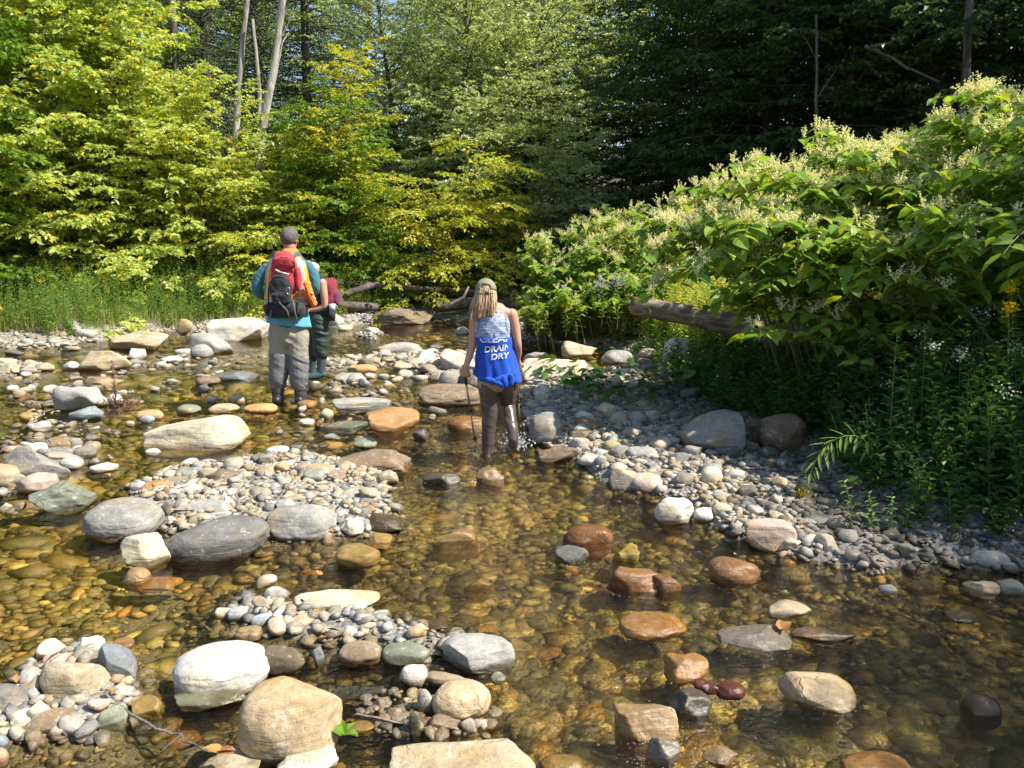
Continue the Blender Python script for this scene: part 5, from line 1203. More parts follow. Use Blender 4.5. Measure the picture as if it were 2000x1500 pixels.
twig('dark upright twig at the left of the tan triangular boulder', [gz(85, 1378, .0), gz(60, 1350, .02), gz(28, 1325, .04)], .004, 5, mat=M_TWIG)
twig('thin sticks caught at the end of the right gravel bar', [gz(1680, 1060, .02), gz(1720, 1085, .03), gz(1750, 1108, .01)], .004, 6, mat=M_TWIG)
twig('dead branch lying beside the large yellowish boulder', [Wp(1000, 800, 7.4), Wp(1012, 760, 7.5), Wp(1030, 720, 7.8)], .006, 7, mat=M_TWIG)
b = gz(225, 793, 0.0); rt = thing('dead_weed', 'tall reddish brown dead weed stalk standing in the left pool', 'plant', tuple(b)); top = Wp(219, 706, b[1] + .02) - b
mb = MB(); add_tube(mb, [(0, 0, -.1), top * .5 + [.01, 0, 0], top], [.008, .006, .004], 6); link('stem', mb.mesh('stem', M_BROWNSTEM), rt)
mb = MB(); rg = np.random.default_rng(3); pp = top * rg.uniform(.1, 1, (80, 1)) ; leaves(mb, pp, rg.normal(0, 1, (80, 3)), rg.normal(0, 1, (80, 3)), .035, .006, leafcols(80, rg)); pp = rg.normal(0, .10, (220, 3)) * [1.2, 1, .35] + [.05, 0, .03]; leaves(mb, pp, rg.normal(0, 1, (220, 3)), rg.normal(0, 1, (220, 3)), .05, .005, leafcols(220, rg))
link('withered_leaves', mb.mesh('withered_leaves', leaf_mat('withered', (.12, .06, .045), (.20, .11, .08), .1)), rt)
def leaflet(name, label, p, size, mat, seed, n=3):
    rg = np.random.default_rng(seed); mb = MB(); a = rg.uniform(0, 6.28, n); D = np.stack([np.cos(a), np.sin(a), rg.uniform(.1, .5, n)], 1)
    leaves(mb, np.zeros((n, 3)), D, np.array([0, 0, 1.0]) + rg.normal(0, .3, (n, 3)), size, size * .42, leafcols(n, rg), .1, 'heart', .1); o = link(name, mb.mesh(name, mat, smooth=False), loc=tuple(p)); tag(o, label, 'leaf')
leaflet('maple_seedling', 'small bright green seedling at the right foot of the orange-tan foreground boulder', gz(672, 1432, .06), .055, ML_KN, 1, 6)
leaflet('green_sprig', 'tiny green sprig above the slate wedge at lower left', gz(205, 1268, .07), .03, ML_KN, 2, 3)
leaflet('fallen_leaf', 'curled orange-brown leaf standing out of the riffle', gz(1528, 1228, .04), .06, M_DEADLEAF, 3, 2)
leaflet('fallen_leaf', 'brown dead leaf draped on the tan bottom edge boulder', gz(430, 1466, .10), .055, M_DEADLEAF, 4, 3)
leaflet('fallen_leaf', 'orange leaf on the water beside the brown and tan round boulder', gz(815, 1395, .015), .05, M_DEADLEAF, 5, 1)
leaflet('fallen_leaf', 'red leaf in the wet corner below the dark pointed stone', gz(625, 1122, .01), .045, M_DEADLEAF, 6, 2)
leaflet('fallen_leaf', 'red leaf at the waterline below the right bar', gz(1440, 1083, .02), .04, M_DEADLEAF, 7, 1)

# leaf and twig litter caught on the gravel
def litter(name, label, n, seed, mat, size, cat):
    rg = np.random.default_rng(seed); x = rg.uniform(-7, 4, n * 14); y = rg.uniform(2.3, 11, n * 14); d = on_bar(x, y); ok = (d > -.05) & (d < .5) & ~in_stone(x, y, 1.0); x, y = x[ok][:n], y[ok][:n]; n = len(x)
    P = np.stack([x, y, H(x, y) + rg.uniform(.012, .035, n)], 1); a = rg.uniform(0, 6.28, n); D = np.stack([np.cos(a), np.sin(a), rg.normal(0, .25, n)], 1); mb = MB()
    L = size[0] * rg.uniform(.5, 1.3, n); leaves(mb, P, D, np.array([0, 0, 1.0]) + rg.normal(0, .4, (n, 3)), L, L * size[1], leafcols(n, rg), .1); o = link(name, mb.mesh(name, mat, smooth=False)); tag(o, label, cat, kind='stuff')
litter('leaf_litter', 'small brown dead leaves caught between the cobbles', 420, 61, M_DEADLEAF, (.035, .33), 'leaves')
litter('twig_litter', 'thin dry twigs scattered over the gravel bars', 420, 62, simple_mat('dry_twigs', (.13, .09, .06), .9), (.09, .022), 'twigs')
# ---------------------------------------------------------------- people
M_SKIN = simple_mat('skin', (.50, .27, .19), .5, .08, 6, spec=.4); M_SKIN2 = simple_mat('skin_red', (.46, .22, .15), .5, .08, 6, spec=.4)
def fabric(name, col, var=.12, rough=.85, b=.35, scale=9, sheen=.15): return simple_mat(name, col, rough, var, scale, b, 240, .3, sheen=sheen)
def solid(mb, name, mat, voxel=.008, smooth=4, wr=None, off=0.0, sub=0):
    me = mb.mesh('tmp', mat); o = bpy.data.objects.new('tmp', me); COL.objects.link(o)
    m = o.modifiers.new('r', 'REMESH'); m.mode = 'VOXEL'; m.voxel_size = voxel; m.use_smooth_shade = True
    if smooth: s = o.modifiers.new('s', 'SMOOTH'); s.iterations = smooth; s.factor = .5
    dg = bpy.context.evaluated_depsgraph_get(); e = o.evaluated_get(dg); r = bpy.data.meshes.new_from_object(e); r.name = name
    bpy.data.objects.remove(o); bpy.data.meshes.remove(me)
    n = len(r.vertices); V = np.empty(n * 3, np.float32); r.vertices.foreach_get('co', V); V = V.reshape(-1, 3).astype(float)
    if wr is not None or off:
        Nn = np.empty(n * 3, np.float32); r.vertices.foreach_get('normal', Nn); Nn = Nn.reshape(-1, 3); d = np.full(n, off)
        if wr is not None: d = d + wr(V)
        V = V + Nn * d[:, None]; r.vertices.foreach_set('co', V.astype(np.float32).ravel())
    r.materials.clear(); r.materials.append(mat); r.polygons.foreach_set('use_smooth', np.ones(len(r.polygons), bool)); r.update(); return r
def wrinkle(amp, sx=6, sz=14, seed=3, tilt=.6):
    def f(V):
        q = np.stack([V[:, 0] * sx + V[:, 2] * tilt * sx, V[:, 1] * sx, V[:, 2] * sz + V[:, 0] * sx * .8], 1); a = vnoise(q, seed)
        return amp * (1 - 2.2 * np.abs(a)) + amp * .5 * (1 - 2 * np.abs(vnoise(q * 2.1 + 5, seed + 1)))
    return f
def limb(mb, pts, rad, n=14):
    pts = np.array(pts, float); m = len(pts); k = np.linspace(0, m - 1, (m - 1) * 5 + 1); rad = np.asarray(rad, float)
    if rad.ndim == 1: rad = np.stack([rad, rad], 1)
    c = np.stack([np.interp(k, np.arange(m), pts[:, j]) for j in range(3)], 1); r = np.stack([np.interp(k, np.arange(m), rad[:, j]) for j in range(2)], 1)
    for _ in range(2): c[1:-1] = (c[:-2] + 2 * c[1:-1] + c[2:]) / 4; r[1:-1] = (r[:-2] + 2 * r[1:-1] + r[2:]) / 4
    add_tube(mb, c, r, n); add_ball(mb, c[0], r[0].mean() * .98, 2); add_ball(mb, c[-1], r[-1].mean() * .98, 2)
def hand(mb, w, fwd, palm_n, s=1.0, curl=.9, thumb_side=1):
    """palm + four unequal curled fingers + thumb; w wrist, fwd along the hand, palm_n out of the palm"""
    w = np.array(w, float); f = nrm(np.array(fwd, float)); p = nrm(np.array(palm_n, float) - f * np.dot(f, palm_n)); side = np.cross(f, p) * thumb_side
    limb(mb, [w, w + f * .045 * s, w + f * .085 * s], np.array([(.026, .02), (.038, .017), (.040, .014)]) * s, 12) if False else None
    for q, k in enumerate((-1.4, -.5, .5, 1.4)):
        b0 = w + side * k * .010 * s; b = w + f * (.088 - .006 * abs(k - .4)) * s + side * k * .0195 * s; L = (.062, .074, .080, .070)[q] * s
        limb(mb, [b0, b], [.017 * s, .0115 * s], 8); a = curl * .55; pts = [b]; ang = 0
        for seg, fr in enumerate((.45, .32, .23)):
            ang += a * (1.0, 1.15, .9)[seg]; pts.append(pts[-1] + (f * math.cos(ang) + p * math.sin(ang)) * L * fr)
        limb(mb, pts, [.0105 * s, .0095 * s, .0088 * s, .0075 * s], 8)
    b = w + side * .022 * s + f * .02 * s; t1 = b + (side * .75 + f * .7 + p * .25) * .036 * s; t2 = t1 + (side * .15 + f * .8 + p * .6) * .03 * s; t3 = t2 + (f * .6 + p * .8 - side * .25) * .024 * s
    limb(mb, [b, t1, t2, t3], [.015 * s, .0125 * s, .011 * s, .009 * s], 8)
def head(mb, c, s=1.0, face=(0, 1, 0), up=(0, 0, 1)):
    """skull, jaw, nose, brow, ears, lips; face = looking direction"""
    c = np.array(c, float); F = nrm(np.array(face, float)); U = nrm(np.array(up, float) - F * np.dot(F, up)); Rr = np.cross(F, U); M = np.stack([Rr, F, U])
    def P(x, y, z): return c + (x * Rr + y * F + z * U) * s
    def B(x, y, z, rx, ry, rz, sub=3): V, Fc = ico(sub); mb.add((V * np.array([rx, ry, rz]) * s) @ M + P(x, y, z), Fc)
    B(0, -.012, .03, .076, .092, .088); B(0, .022, -.035, .058, .062, .072); B(0, .055, -.085, .028, .024, .022)
    B(0, .092, -.012, .011, .016, .024, 2); B(0, .104, -.028, .015, .013, .010, 2); B(0, .074, .022, .052, .018, .012, 2); B(0, .082, -.058, .024, .010, .006, 2); B(0, .080, -.069, .020, .011, .006, 2)
    for k in (-1, 1):
        B(.078 * k, .0, -.008, .008, .020, .032, 2); B(.083 * k, -.008, .0, .007, .012, .022, 2); B(.040 * k, .066, -.018, .020, .020, .018, 2)
    return P
def eyes(root, P, F, s=1.0):
    mb = MB()
    for k in (-1, 1): add_ball(mb, P(.030 * k, .084, .004), .0115 * s, 2, (.8, .8, .78)); 
    o = link('eyes', mb.mesh('eyes', simple_mat('eye_white', (.7, .68, .64), .2)), root)
def decal(root, name, bvh, rows, mat, off=.004, dirn=(0, 1, 0), group=None):
    """rows: list of rows of points (world, relative to root) roughly before the surface; each is cast along dirn onto it"""
    d = Vector(dirn).normalized(); V = []; ok = []
    for row in rows:
        for p in row:
            o = Vector(p) - d * .6; h = bvh.ray_cast(o, d)
            if h[0] is None: V.append(tuple(p)); ok.append(False)
            else: V.append(tuple(h[0] - d * off)); ok.append(True)
    nc = len(rows[0]); F = []
    for i in range(len(rows) - 1):
        for j in range(nc - 1):
            q = (i * nc + j, i * nc + j + 1, (i + 1) * nc + j + 1, (i + 1) * nc + j)
            if all(ok[k] for k in q): F.append(q)
    if not F: print('NO DECAL', name, V[:3]); return None
    mb = MB(); mb.add(V, F); return link(name, mb.mesh(name, mat), root)
def strip_rows(J, pts, w, step=24):
    """ribbon in the picture plane of the figure: pts px,py; w half width in px"""
    pts = np.array(pts, float); k = np.linspace(0, len(pts) - 1, step); c = np.stack([np.interp(k, np.arange(len(pts)), pts[:, j]) for j in range(2)], 1); t = nrm(np.gradient(c, axis=0)); n = np.stack([-t[:, 1], t[:, 0]], 1)
    return [[J(*(c[i] + n[i] * w * s)) for s in (-1, -.33, .33, 1)] for i in range(len(c))]
def bvh_of(me): return BVHTree.FromPolygons([v.co[:] for v in me.vertices], [p.vertices[:] for p in me.polygons])
def rbox(mb, c, s, n=4.0, sub=4, seed=0, amp=.0, rot=None, taper=0.0, col=None):
    V, F = ico(sub); r = (np.abs(V) ** n).sum(1) ** (-1 / n); V = V * r[:, None]; V[:, :2] *= (1 - taper * (V[:, 2:3] + 1) / 2)
    V = V * np.array(s) / 2
    if amp: V = V + nrm(V) * (amp * fbm(V * 11 + seed, seed, 3))[:, None]
    if rot is not None: V = V @ np.array(Matrix.Rotation(rot[0], 3, rot[1])).T
    mb.add(V + np.array(c), F, col)

# ======================= the standing man in the orange vest
r0 = G(564, 791); Y0 = r0[1] + .10; r0 = np.array([r0[0], Y0, 0.0])
def J(px, py, dy=0.0): return Wp(px, py, Y0 + dy) - r0
man = thing('person', 'person standing with back turned in orange reflective vest, teal shirt and grey waders', 'person', tuple(r0))
T_P = [J(566, 497), J(566, 506), J(565, 520), J(564, 550), J(563, 590), J(563, 622), J(564, 650)]
T_R = np.array([(.07, .07), (.165, .085), (.195, .115), (.20, .13), (.185, .13), (.19, .13), (.175, .12)])
LA = [J(524, 520), J(506, 541), J(501, 565), J(512, 577, .12), J(528, 578, .24)]; RA = [J(601, 518), J(613, 539), J(615, 562), J(608, 574, .12), J(592, 578, .24)]
LL = [J(547, 640), J(546, 675), J(545, 708), J(543, 740), J(542, 765), J(542, 785)]; RL = [J(582, 640), J(583, 675), J(583, 708), J(584, 740), J(587, 765), J(588, 785)]
mb = MB(); limb(mb, T_P, T_R * .93, 20); P = head(mb, J(566, 468), .95, (.35, .93, .02)); limb(mb, [J(566, 478, -.01), J(566, 500)], [.060, .066])
for A in (LA, RA): limb(mb, A, [.052, .047, .043, .037, .028])
for A in (LL, RL): limb(mb, A, [.088, .075, .055, .055, .042, .04])
hand(mb, LA[-1], (.7, .7, 0), (0, 0, 1), 1.05, 1.0, 1); hand(mb, RA[-1], (-.7, .7, 0), (0, 0, 1), 1.05, 1.0, -1)
link('body', solid(mb, 'body', M_SKIN2, .0075, 2), man); eyes(man, P, None, .95)
# hair
M_HAIR = simple_mat('dark_grey_hair', (.10, .085, .075), .75, .5, 60, .8, 130)
mb = MB(); V, F = ico(4); c = J(566, 468); FV = nrm(np.array([.35, .93, .02])); Rr = np.cross(FV, [0, 0, 1.0]); q = V.copy()
d = V * np.array([.087, .104, .100]); d[:, 2] += .030; front = V[:, 1] > .55; low = (V[:, 2] < -.75); d = d * .95
keepv = ~(((V[:, 1] > .35) & (V[:, 2] < .35)) | (V[:, 2] < -.80)); M_ = np.stack([Rr, FV, [0, 0, 1.0]]); d = d + nrm(V) * (.004 + .0035 * fbm(V * 9, 4, 3))[:, None]
F2 = F[keepv[F].all(1)]; mb.add(d @ M_ + c, F2); link('hair', mb.mesh('hair', M_HAIR), man)
# shirt
M_TEAL = fabric('teal_shirt', (.045, .17, .22)); mb = MB(); limb(mb, T_P[:-1], T_R[:-1] * 1.0, 20)
limb(mb, [LA[0], LA[1], LA[2], LA[3], LA[4] * .9 + LA[3] * .1], [.050, .056, .054, .050, .040]); limb(mb, [RA[0], RA[1], RA[2], RA[3], RA[4] * .9 + RA[3] * .1], [.050, .056, .054, .050, .040])
link('shirt', solid(mb, 'shirt', M_TEAL, .009, 3, wrinkle(.004, 9, 11, 2)), man)
# loose hem hanging over the waders, lower at the right
M_HEM = fabric('sunlit_tint_hem', (.11, .36, .47)); mb = MB(); n = 40; a = np.linspace(0, 2 * np.pi, n, endpoint=False); rows = []  # lighter copy of the shirt teal, sunlight put into the colour
for k, t in enumerate(np.linspace(0, 1, 9)):
    cen = np.array(J(562, 605)) * (1 - t) + np.array(J(564, 636)) * t; rr = .192 + .022 * t + .008 * np.sin(a * 7 + 1) * t; drop = t * (.03 * np.cos(a - .2) - .012)
    rows.append(np.stack([cen[0] + np.cos(a) * rr * 1.02, cen[1] + np.sin(a) * rr * .74, cen[2] - drop], 1))
V = np.concatenate(rows); F = [(i * n + k, i * n + (k + 1) % n, (i + 1) * n + (k + 1) % n, (i + 1) * n + k) for i in range(8) for k in range(n)]
mb.add(V, F); hm = mb.mesh('shirt_hem', M_HEM); o = link('shirt_hem', hm, man); o['label'] = 'shirt hem in a sunlit tint hanging out below the backpack'
sol = o.modifiers.new('t', 'SOLIDIFY'); sol.thickness = .004
# vest
M_ORANGE = fabric('orange_vest', (.95, .24, .03), .06, .7); M_SILVER = simple_mat('reflective_tape', (.42, .44, .42), .35, .1, 20, metal=.3); M_LIME = fabric('yellow_tape', (.80, .70, .12), .05, .7)
mb = MB(); limb(mb, [J(566, 499), J(565, 511), J(564, 530), J(564, 560), J(563, 598)], np.array([(.120, .080), (.205, .105), (.228, .136), (.240, .150), (.235, .150)]), 24)
vm = solid(mb, 'vest', M_ORANGE, .009, 3, wrinkle(.004, 6, 9, 8)); link('vest', vm, man); bv = bvh_of(vm)
for (pts, w, mt, nm) in [([(537, 500), (524, 525), (520, 575)], 5.0, M_SILVER, 'reflective_stripe'), ([(543.0, 500), (530.5, 526), (526.5, 576)], 1.5, M_LIME, 'yellow_edging'), ([(531, 500), (517.5, 525), (513.5, 575)], 1.5, M_LIME, 'yellow_edging'),
        ([(588, 500), (594, 530), (597, 572)], 5.0, M_SILVER, 'reflective_stripe'), ([(582, 500), (587.5, 530), (590.5, 572)], 1.5, M_LIME, 'yellow_edging'), ([(594, 500), (600.5, 530), (603.5, 572)], 1.5, M_LIME, 'yellow_edging'),
        ([(505, 584), (560, 588), (620, 584)], 4.0, M_SILVER, 'reflective_stripe'), ([(505, 578), (560, 582), (620, 578)], 1.3, M_LIME, 'yellow_edging'), ([(505, 590), (560, 594), (620, 590)], 1.3, M_LIME, 'yellow_edging')]:
    decal(man, nm, bv, strip_rows(J, pts, w), mt)
# loose vest flap at the right side, blown out
M_W1 = simple_mat('khaki_waders', (.30, .28, .22), .75, .12, 7, .3, 200); M_W2 = simple_mat('grey_waders', (.15, .15, .155), .7, .15, 7, .3, 200); M_W3 = simple_mat('dark_gravel_guards', (.060, .052, .052), .6, .2, 9, .3, 200)
M_BLK = simple_mat('black_boot', (.02, .02, .022), .45, .2, 9)
mb = MB(); limb(mb, [J(563, 600), J(563, 632), J(564, 652)], np.array([(.185, .128), (.192, .130), (.18, .12)]), 24)
limb(mb, [J(547, 640), J(546, 672), J(546, 700)], [.108, .104, .098]); limb(mb, [J(581, 640), J(583, 672), J(583, 700)], [.108, .104, .098])
link('waders', solid(mb, 'waders', M_W1, .009, 3, wrinkle(.006, 7, 7, 12, 1.4)), man)
mb = MB()
for A, k in ((LL, 546), (RL, 583)): limb(mb, [J(k, 692), J(k, 715), A[3], J(A[3][0] * 0 + (543 if A is LL else 585), 752)], [.102, .098, .092, .078])
o = link('wader_legs', solid(mb, 'wader_legs', M_W2, .0085, 2, wrinkle(.008, 8, 10, 22, 1.3)), man); o['label'] = 'darker grey reinforced lower legs of the waders'
for A, k in ((LL, 543), (RL, 587)):
    mb = MB(); limb(mb, [J(k, 748), J(k, 760), J(k, 772), J(k, 782)], [.070, .066, .060, .056]); link('gravel_guard', solid(mb, 'gravel_guard', M_W3, .008, 2, wrinkle(.003, 6, 26, 5)), man)
    mb = MB(); b = J(k, 786); sx = -.02 if k < 560 else .03
    limb(mb, [b + [0, -.04, .03], b + [0, 0, .02], b + [sx, .10, -.01], b + [sx * 1.6, .20, -.03]], np.array([(.052, .05), (.056, .055), (.054, .045), (.045, .035)])); rbox(mb, b + [sx * .8, .07, -.055], (.115, .32, .035), 5, 3)
    link('boot', solid(mb, 'boot', M_BLK, .009, 2), man)

# backpack of the man (worn, a thing of its own)
M_RED = fabric('red_pack_fabric', (.42, .035, .045), .15, .7); M_PB = fabric('black_pack_fabric', (.022, .022, .025), .3, .75); M_PG = fabric('grey_webbing', (.12, .12, .12), .1, .7)
c0 = J(555, 560, -.24); bp = thing('backpack', 'red and black hiking backpack with hip belt worn by the man in the orange vest', 'backpack', tuple(c0 + r0)); 
def K(px, py, dy=-.24): return Wp(px, py, Y0 + dy) - r0 - c0
mb = MB(); rbox(mb, K(556, 535), (.262, .20, .42), 3.2, 4, 3, .012, taper=.16); link('main_bag', mb.mesh('main_bag', M_RED), bp)
mb = MB(); rbox(mb, K(555, 512, -.30), (.21, .13, .11), 3.2, 4, 5, .012); link('lid_pocket', mb.mesh('lid_pocket', M_RED), bp)
mb = MB(); rbox(mb, K(548, 562, -.31), (.20, .15, .26), 3.0, 4, 7, .016); o = link('front_pocket', mb.mesh('front_pocket', M_PB), bp)
mb = MB(); rbox(mb, K(549, 582, -.33), (.18, .16, .12), 2.8, 4, 9, .014); link('lower_pocket', mb.mesh('lower_pocket', M_PB), bp)
mb = MB(); rbox(mb, K(556, 605, -.22), (.38, .22, .17), 3.0, 4, 11, .02); link('lumbar_pack', mb.mesh('lumbar_pack', M_PB), bp)
mb = MB(); add_tube(mb, [K(538, 525, -.315), K(536, 510, -.345), K(548, 503, -.35), K(562, 503, -.35), K(574, 512, -.345), K(576, 527, -.315)], .006, 6); link('zip_line', mb.mesh('zip_line', M_PB), bp)
mb = MB(); add_box(mb, K(542, 529, -.375), (.05, .008, .018), (.5, 'Y')); add_box(mb, K(553, 533, -.38), (.11, .008, .014), (.25, 'Y')); o = link('logo_patch', mb.mesh('logo_patch', simple_mat('pale_patch', (.55, .5, .42), .6)), bp)
for (a_, nm) in (([K(540, 496, -.08), K(536, 494, -.02), K(532, 500, .06)], 'shoulder_strap'), ([K(578, 496, -.08), K(583, 495, -.02), K(588, 503, .06)], 'shoulder_strap')):
    mb = MB(); limb(mb, [K(548 if a_[0][0] < 0 else 570, 504, -.16)] + a_, np.array([(.026, .012)] * 4)); link(nm, mb.mesh(nm, M_PG), bp)
mb = MB(); limb(mb, [K(532, 610, -.22), K(522, 600, -.08), K(524, 596, .08)], np.array([(.02, .045)] * 3)); link('hip_belt', mb.mesh('hip_belt', M_PB), bp)
mb = MB(); limb(mb, [K(580, 610, -.22), K(600, 600, -.08), K(600, 596, .08)], np.array([(.02, .045)] * 3)); link('hip_belt', mb.mesh('hip_belt', M_PB), bp)
mb = MB(); limb(mb, [K(600, 555, -.17), K(605, 575, -.14), K(612, 592, -.05)], np.array([(.030, .05), (.038, .06), (.03, .05)])); o = link('vest_fold', mb.mesh('vest_fold', M_ORANGE), man); o.location = Vector(c0); o['label'] = 'orange vest edge bunched out beside the backpack'
for q in range(3):
    mb = MB(); add_tube(mb, [K(601 + q * 5, 562 + q * 9, -.19), K(608 + q * 4, 566 + q * 9, -.17)], .010, 6); oo = link('reflective_stripe', mb.mesh('reflective_stripe', M_SILVER if q % 2 else M_LIME), man); oo.location = Vector(c0)
for pts, r_ in (([K(525, 560, -.27), K(524, 595, -.30), K(524, 612, -.30)], .007), ([K(587, 560, -.24), K(583, 590, -.30), K(578, 612, -.33)], .007), ([K(572, 585, -.36), K(576, 610, -.36), K(581, 632, -.33)], .008), ([K(545, 590, -.40), K(560, 606, -.36), K(566, 622, -.34)], .009), ([K(530, 606, -.34), K(527, 622, -.33)], .010)):
    mb = MB(); add_tube(mb, pts, r_, 6); link('strap', mb.mesh('strap', M_PG if r_ > .007 else M_PB), bp)
mb = MB(); a = np.linspace(0, 2 * np.pi, 14); e = K(563, 568, -.40); add_tube(mb, np.stack([e[0] + .016 * np.cos(a), np.full(14, e[1]), e[2] + .034 * np.sin(a)], 1), .004, 5, closed=False); link('carabiner', mb.mesh('carabiner', simple_mat('steel', (.5, .5, .5), .3, metal=1)), bp)
mb = MB(); rbox(mb, K(583, 545, -.27), (.05, .10, .24), 3, 3, 15, .01); link('side_panel', mb.mesh('side_panel', M_RED), bp)

# ======================= walking woman with poles
r1 = G(962, 882); Y1 = r1[1]; r1 = np.array([r1[0], Y1, 0.0])
def A(px, py, dy=0.0): return Wp(px, py, Y1 + dy) - r1
wom = thing('person', 'person wading with two poles, long blond hair, green cap, blue sweatshirt round the waist', 'person', tuple(r1))
HC = A(949, 573); TP = [A(954, 600), A(960, 608), A(962, 622), A(962, 642), A(964, 662), A(967, 690), A(969, 720), A(970, 742)]
TR = np.array([(.055, .055), (.125, .065), (.145, .09), (.135, .095), (.112, .08), (.120, .085), (.130, .09), (.115, .085)])
LA = [A(928, 615), A(925, 645), A(923, 672), A(917, 695, -.02), A(910, 716, -.03)]; RA = [A(1000, 613), A(1007, 642), A(1011, 672), A(1012, 688, .05), A(1011, 706, .10)]
LL = [A(953, 738), A(954, 770), A(956, 806), A(955, 840), A(953, 885)]; RL = [A(988, 738, .0), A(992, 765, .10), A(990, 792, .16), A(998, 825, .04), A(1003, 858, -.05)]
mb = MB(); limb(mb, TP, TR * .95, 20); P = head(mb, HC, .92, (-.05, .95, -.22)); limb(mb, [A(950, 588), A(954, 604)], [.045, .048])
limb(mb, [A(940, 612), A(962, 609), A(990, 612)], [.045, .05, .045])
for Q in (LA, RA): limb(mb, Q, [.044, .038, .032, .030, .021])
for Q in (LL, RL): limb(mb, Q, [.062, .055, .042, .036, .022])
hand(mb, LA[-1], (-.05, .25, -1), (.2, .9, .3), .92, 1.5, -1); hand(mb, RA[-1], (.0, .3, -1), (-.2, .9, .3), .92, 1.5, 1)
link('body', solid(mb, 'body', M_SKIN, .0065, 2), wom); eyes(wom, P, None, .92)
# hair: strands
def hair_mat(name, ca, cb):
    m, t, out = nt(name); a = attr(t); s = N(t, 'SeparateColor'); t.links.new(a.outputs['Color'], s.inputs[0]); b = N(t, 'BsdfPrincipled')
    t.links.new(mixc(t, s.outputs[0], ca, cb), b.inputs['Base Color']); b.inputs['Roughness'].default_value = .42; t.links.new(b.outputs[0], out.inputs[0]); return m
M_BLOND = hair_mat('blond_hair', (.26, .15, .07), (.72, .54, .32))
rg = np.random.default_rng(8); mb = MB()
for q in range(560):
    a = rg.uniform(math.pi * .98, math.pi * 2.02); rr = rg.uniform(.9, 1.0); st = HC + np.array([math.cos(a) * .070 * rr, math.sin(a) * .080 * rr - .010, rg.uniform(-.02, .05)])
    side = math.cos(a); end = HC + np.array([side * (.078 + rg.normal(0, .014)) - .022, -.070 - .02 * abs(math.sin(a)) + rg.normal(0, .014), -.105 - .075 * rg.uniform(0, 1) ** 1.3 - .030 * max(0, -side)])
    mid = (st + end) / 2 + np.array([side * .016, -.026, .0]) + rg.normal(0, .011, 3); s = np.linspace(0, 1, 7)[:, None]; c = st * (1 - s) ** 2 + 2 * mid * s * (1 - s) + end * s ** 2
    k = rg.uniform(0, 1); add_tube(mb, c, np.linspace(.0042, .0016, 7), 4, (k, k, k), closed=False)
link('hair', mb.mesh('hair', M_BLOND), wom)
# cap
M_CAP = fabric('olive_cap', (.20, .21, .12), .1); mb = MB(); V, F = ico(4); V = V * np.array([.083, .098, .095]); V = V @ np.array(Matrix.Rotation(-.22, 3, 'X')).T
w_ = ico(4)[0]; kp = (w_[:, 2] > -.02) & ~((np.abs(w_[:, 0]) < .42) & (w_[:, 1] < -.2) & (w_[:, 2] < .34)); F2 = F[kp[F].all(1)]
mb.add(V + HC + [0, -.004, .022], F2); o = link('cap_crown', mb.mesh('cap_crown', M_CAP), wom); s_ = o.modifiers.new('t', 'SOLIDIFY'); s_.thickness = .005
mb = MB(); k = 12; a = np.linspace(.15, math.pi - .15, k); rim = np.stack([np.cos(a) * .078, np.sin(a) * .095, a * 0], 1); out_ = rim * [1.0, 1.75, 1] + [0, 0, -.035]
mb.add(np.vstack([rim, out_]) + HC + [0, 0, .010], [(i, i + 1, k + i + 1, k + i) for i in range(k - 1)]); o = link('cap_brim', mb.mesh('cap_brim', M_CAP), wom); s_ = o.modifiers.new('t', 'SOLIDIFY'); s_.thickness = .004
mb = MB(); a = np.linspace(math.pi * 1.22, math.pi * 1.78, 12); add_tube(mb, np.stack([np.cos(a) * .080, np.sin(a) * .098 - .006, a * 0 + .010], 1) + HC, np.array([(.003, .009)] * 12), 6); link('cap_strap', mb.mesh('cap_strap', M_CAP), wom)
mb = MB(); add_box(mb, HC + [.012, -.106, .014], (.022, .008, .024)); link('cap_buckle', mb.mesh('cap_buckle', M_BLK), wom)
# tank top, heathered
m, t, out = nt('heather_tank'); b = N(t, 'BsdfPrincipled'); tc = N(t, 'TexCoord'); mp = N(t, 'Mapping'); mp.inputs['Scale'].default_value = (14, 14, 95); mp.inputs['Rotation'].default_value = (0, .12, 0); t.links.new(tc.outputs['Object'], mp.inputs[0])
t.links.new(mixc(t, maprange(t, noise(t, 1.4, 3, mp.outputs[0], .7, .6), .42, .6, 0, 1), (.13, .18, .30), (.46, .52, .64)), b.inputs['Base Color']); b.inputs['Roughness'].default_value = .85; t.links.new(b.outputs[0], out.inputs[0]); M_TANK = m
mb = MB(); limb(mb, [A(957, 606), A(961, 614), A(962, 626), A(962, 645), A(963, 661)], np.array([(.062, .062), (.105, .082), (.140, .098), (.142, .104), (.132, .10)]), 24)
limb(mb, [A(943, 608), A(938, 625), A(940, 650)], [.026, .035, .05]); limb(mb, [A(981, 608), A(987, 625), A(985, 650)], [.026, .035, .05])
tm = solid(mb, 'tank_top', M_TANK, .007, 3, wrinkle(.003, 9, 9, 5)); link('tank_top', tm, wom); bt = bvh_of(tm)
M_PIPE = fabric('grey_piping', (.17, .18, .22))
for pts in ([(938.5, 603), (935.5, 616), (936, 632), (933, 645)], [(984, 603), (988, 616), (989, 632), (992, 645)]): decal(wom, 'armhole_piping', bt, strip_rows(A, pts, .9), M_PIPE)
decal(wom, 'back_slit', bt, [[A(966 - w, y), A(966 + w, y)] for y, w in ((647, .3), (652, 1.4), (657, 2.8), (660, 3.2))], fabric('dark_inside', (.06, .05, .07)), .002)
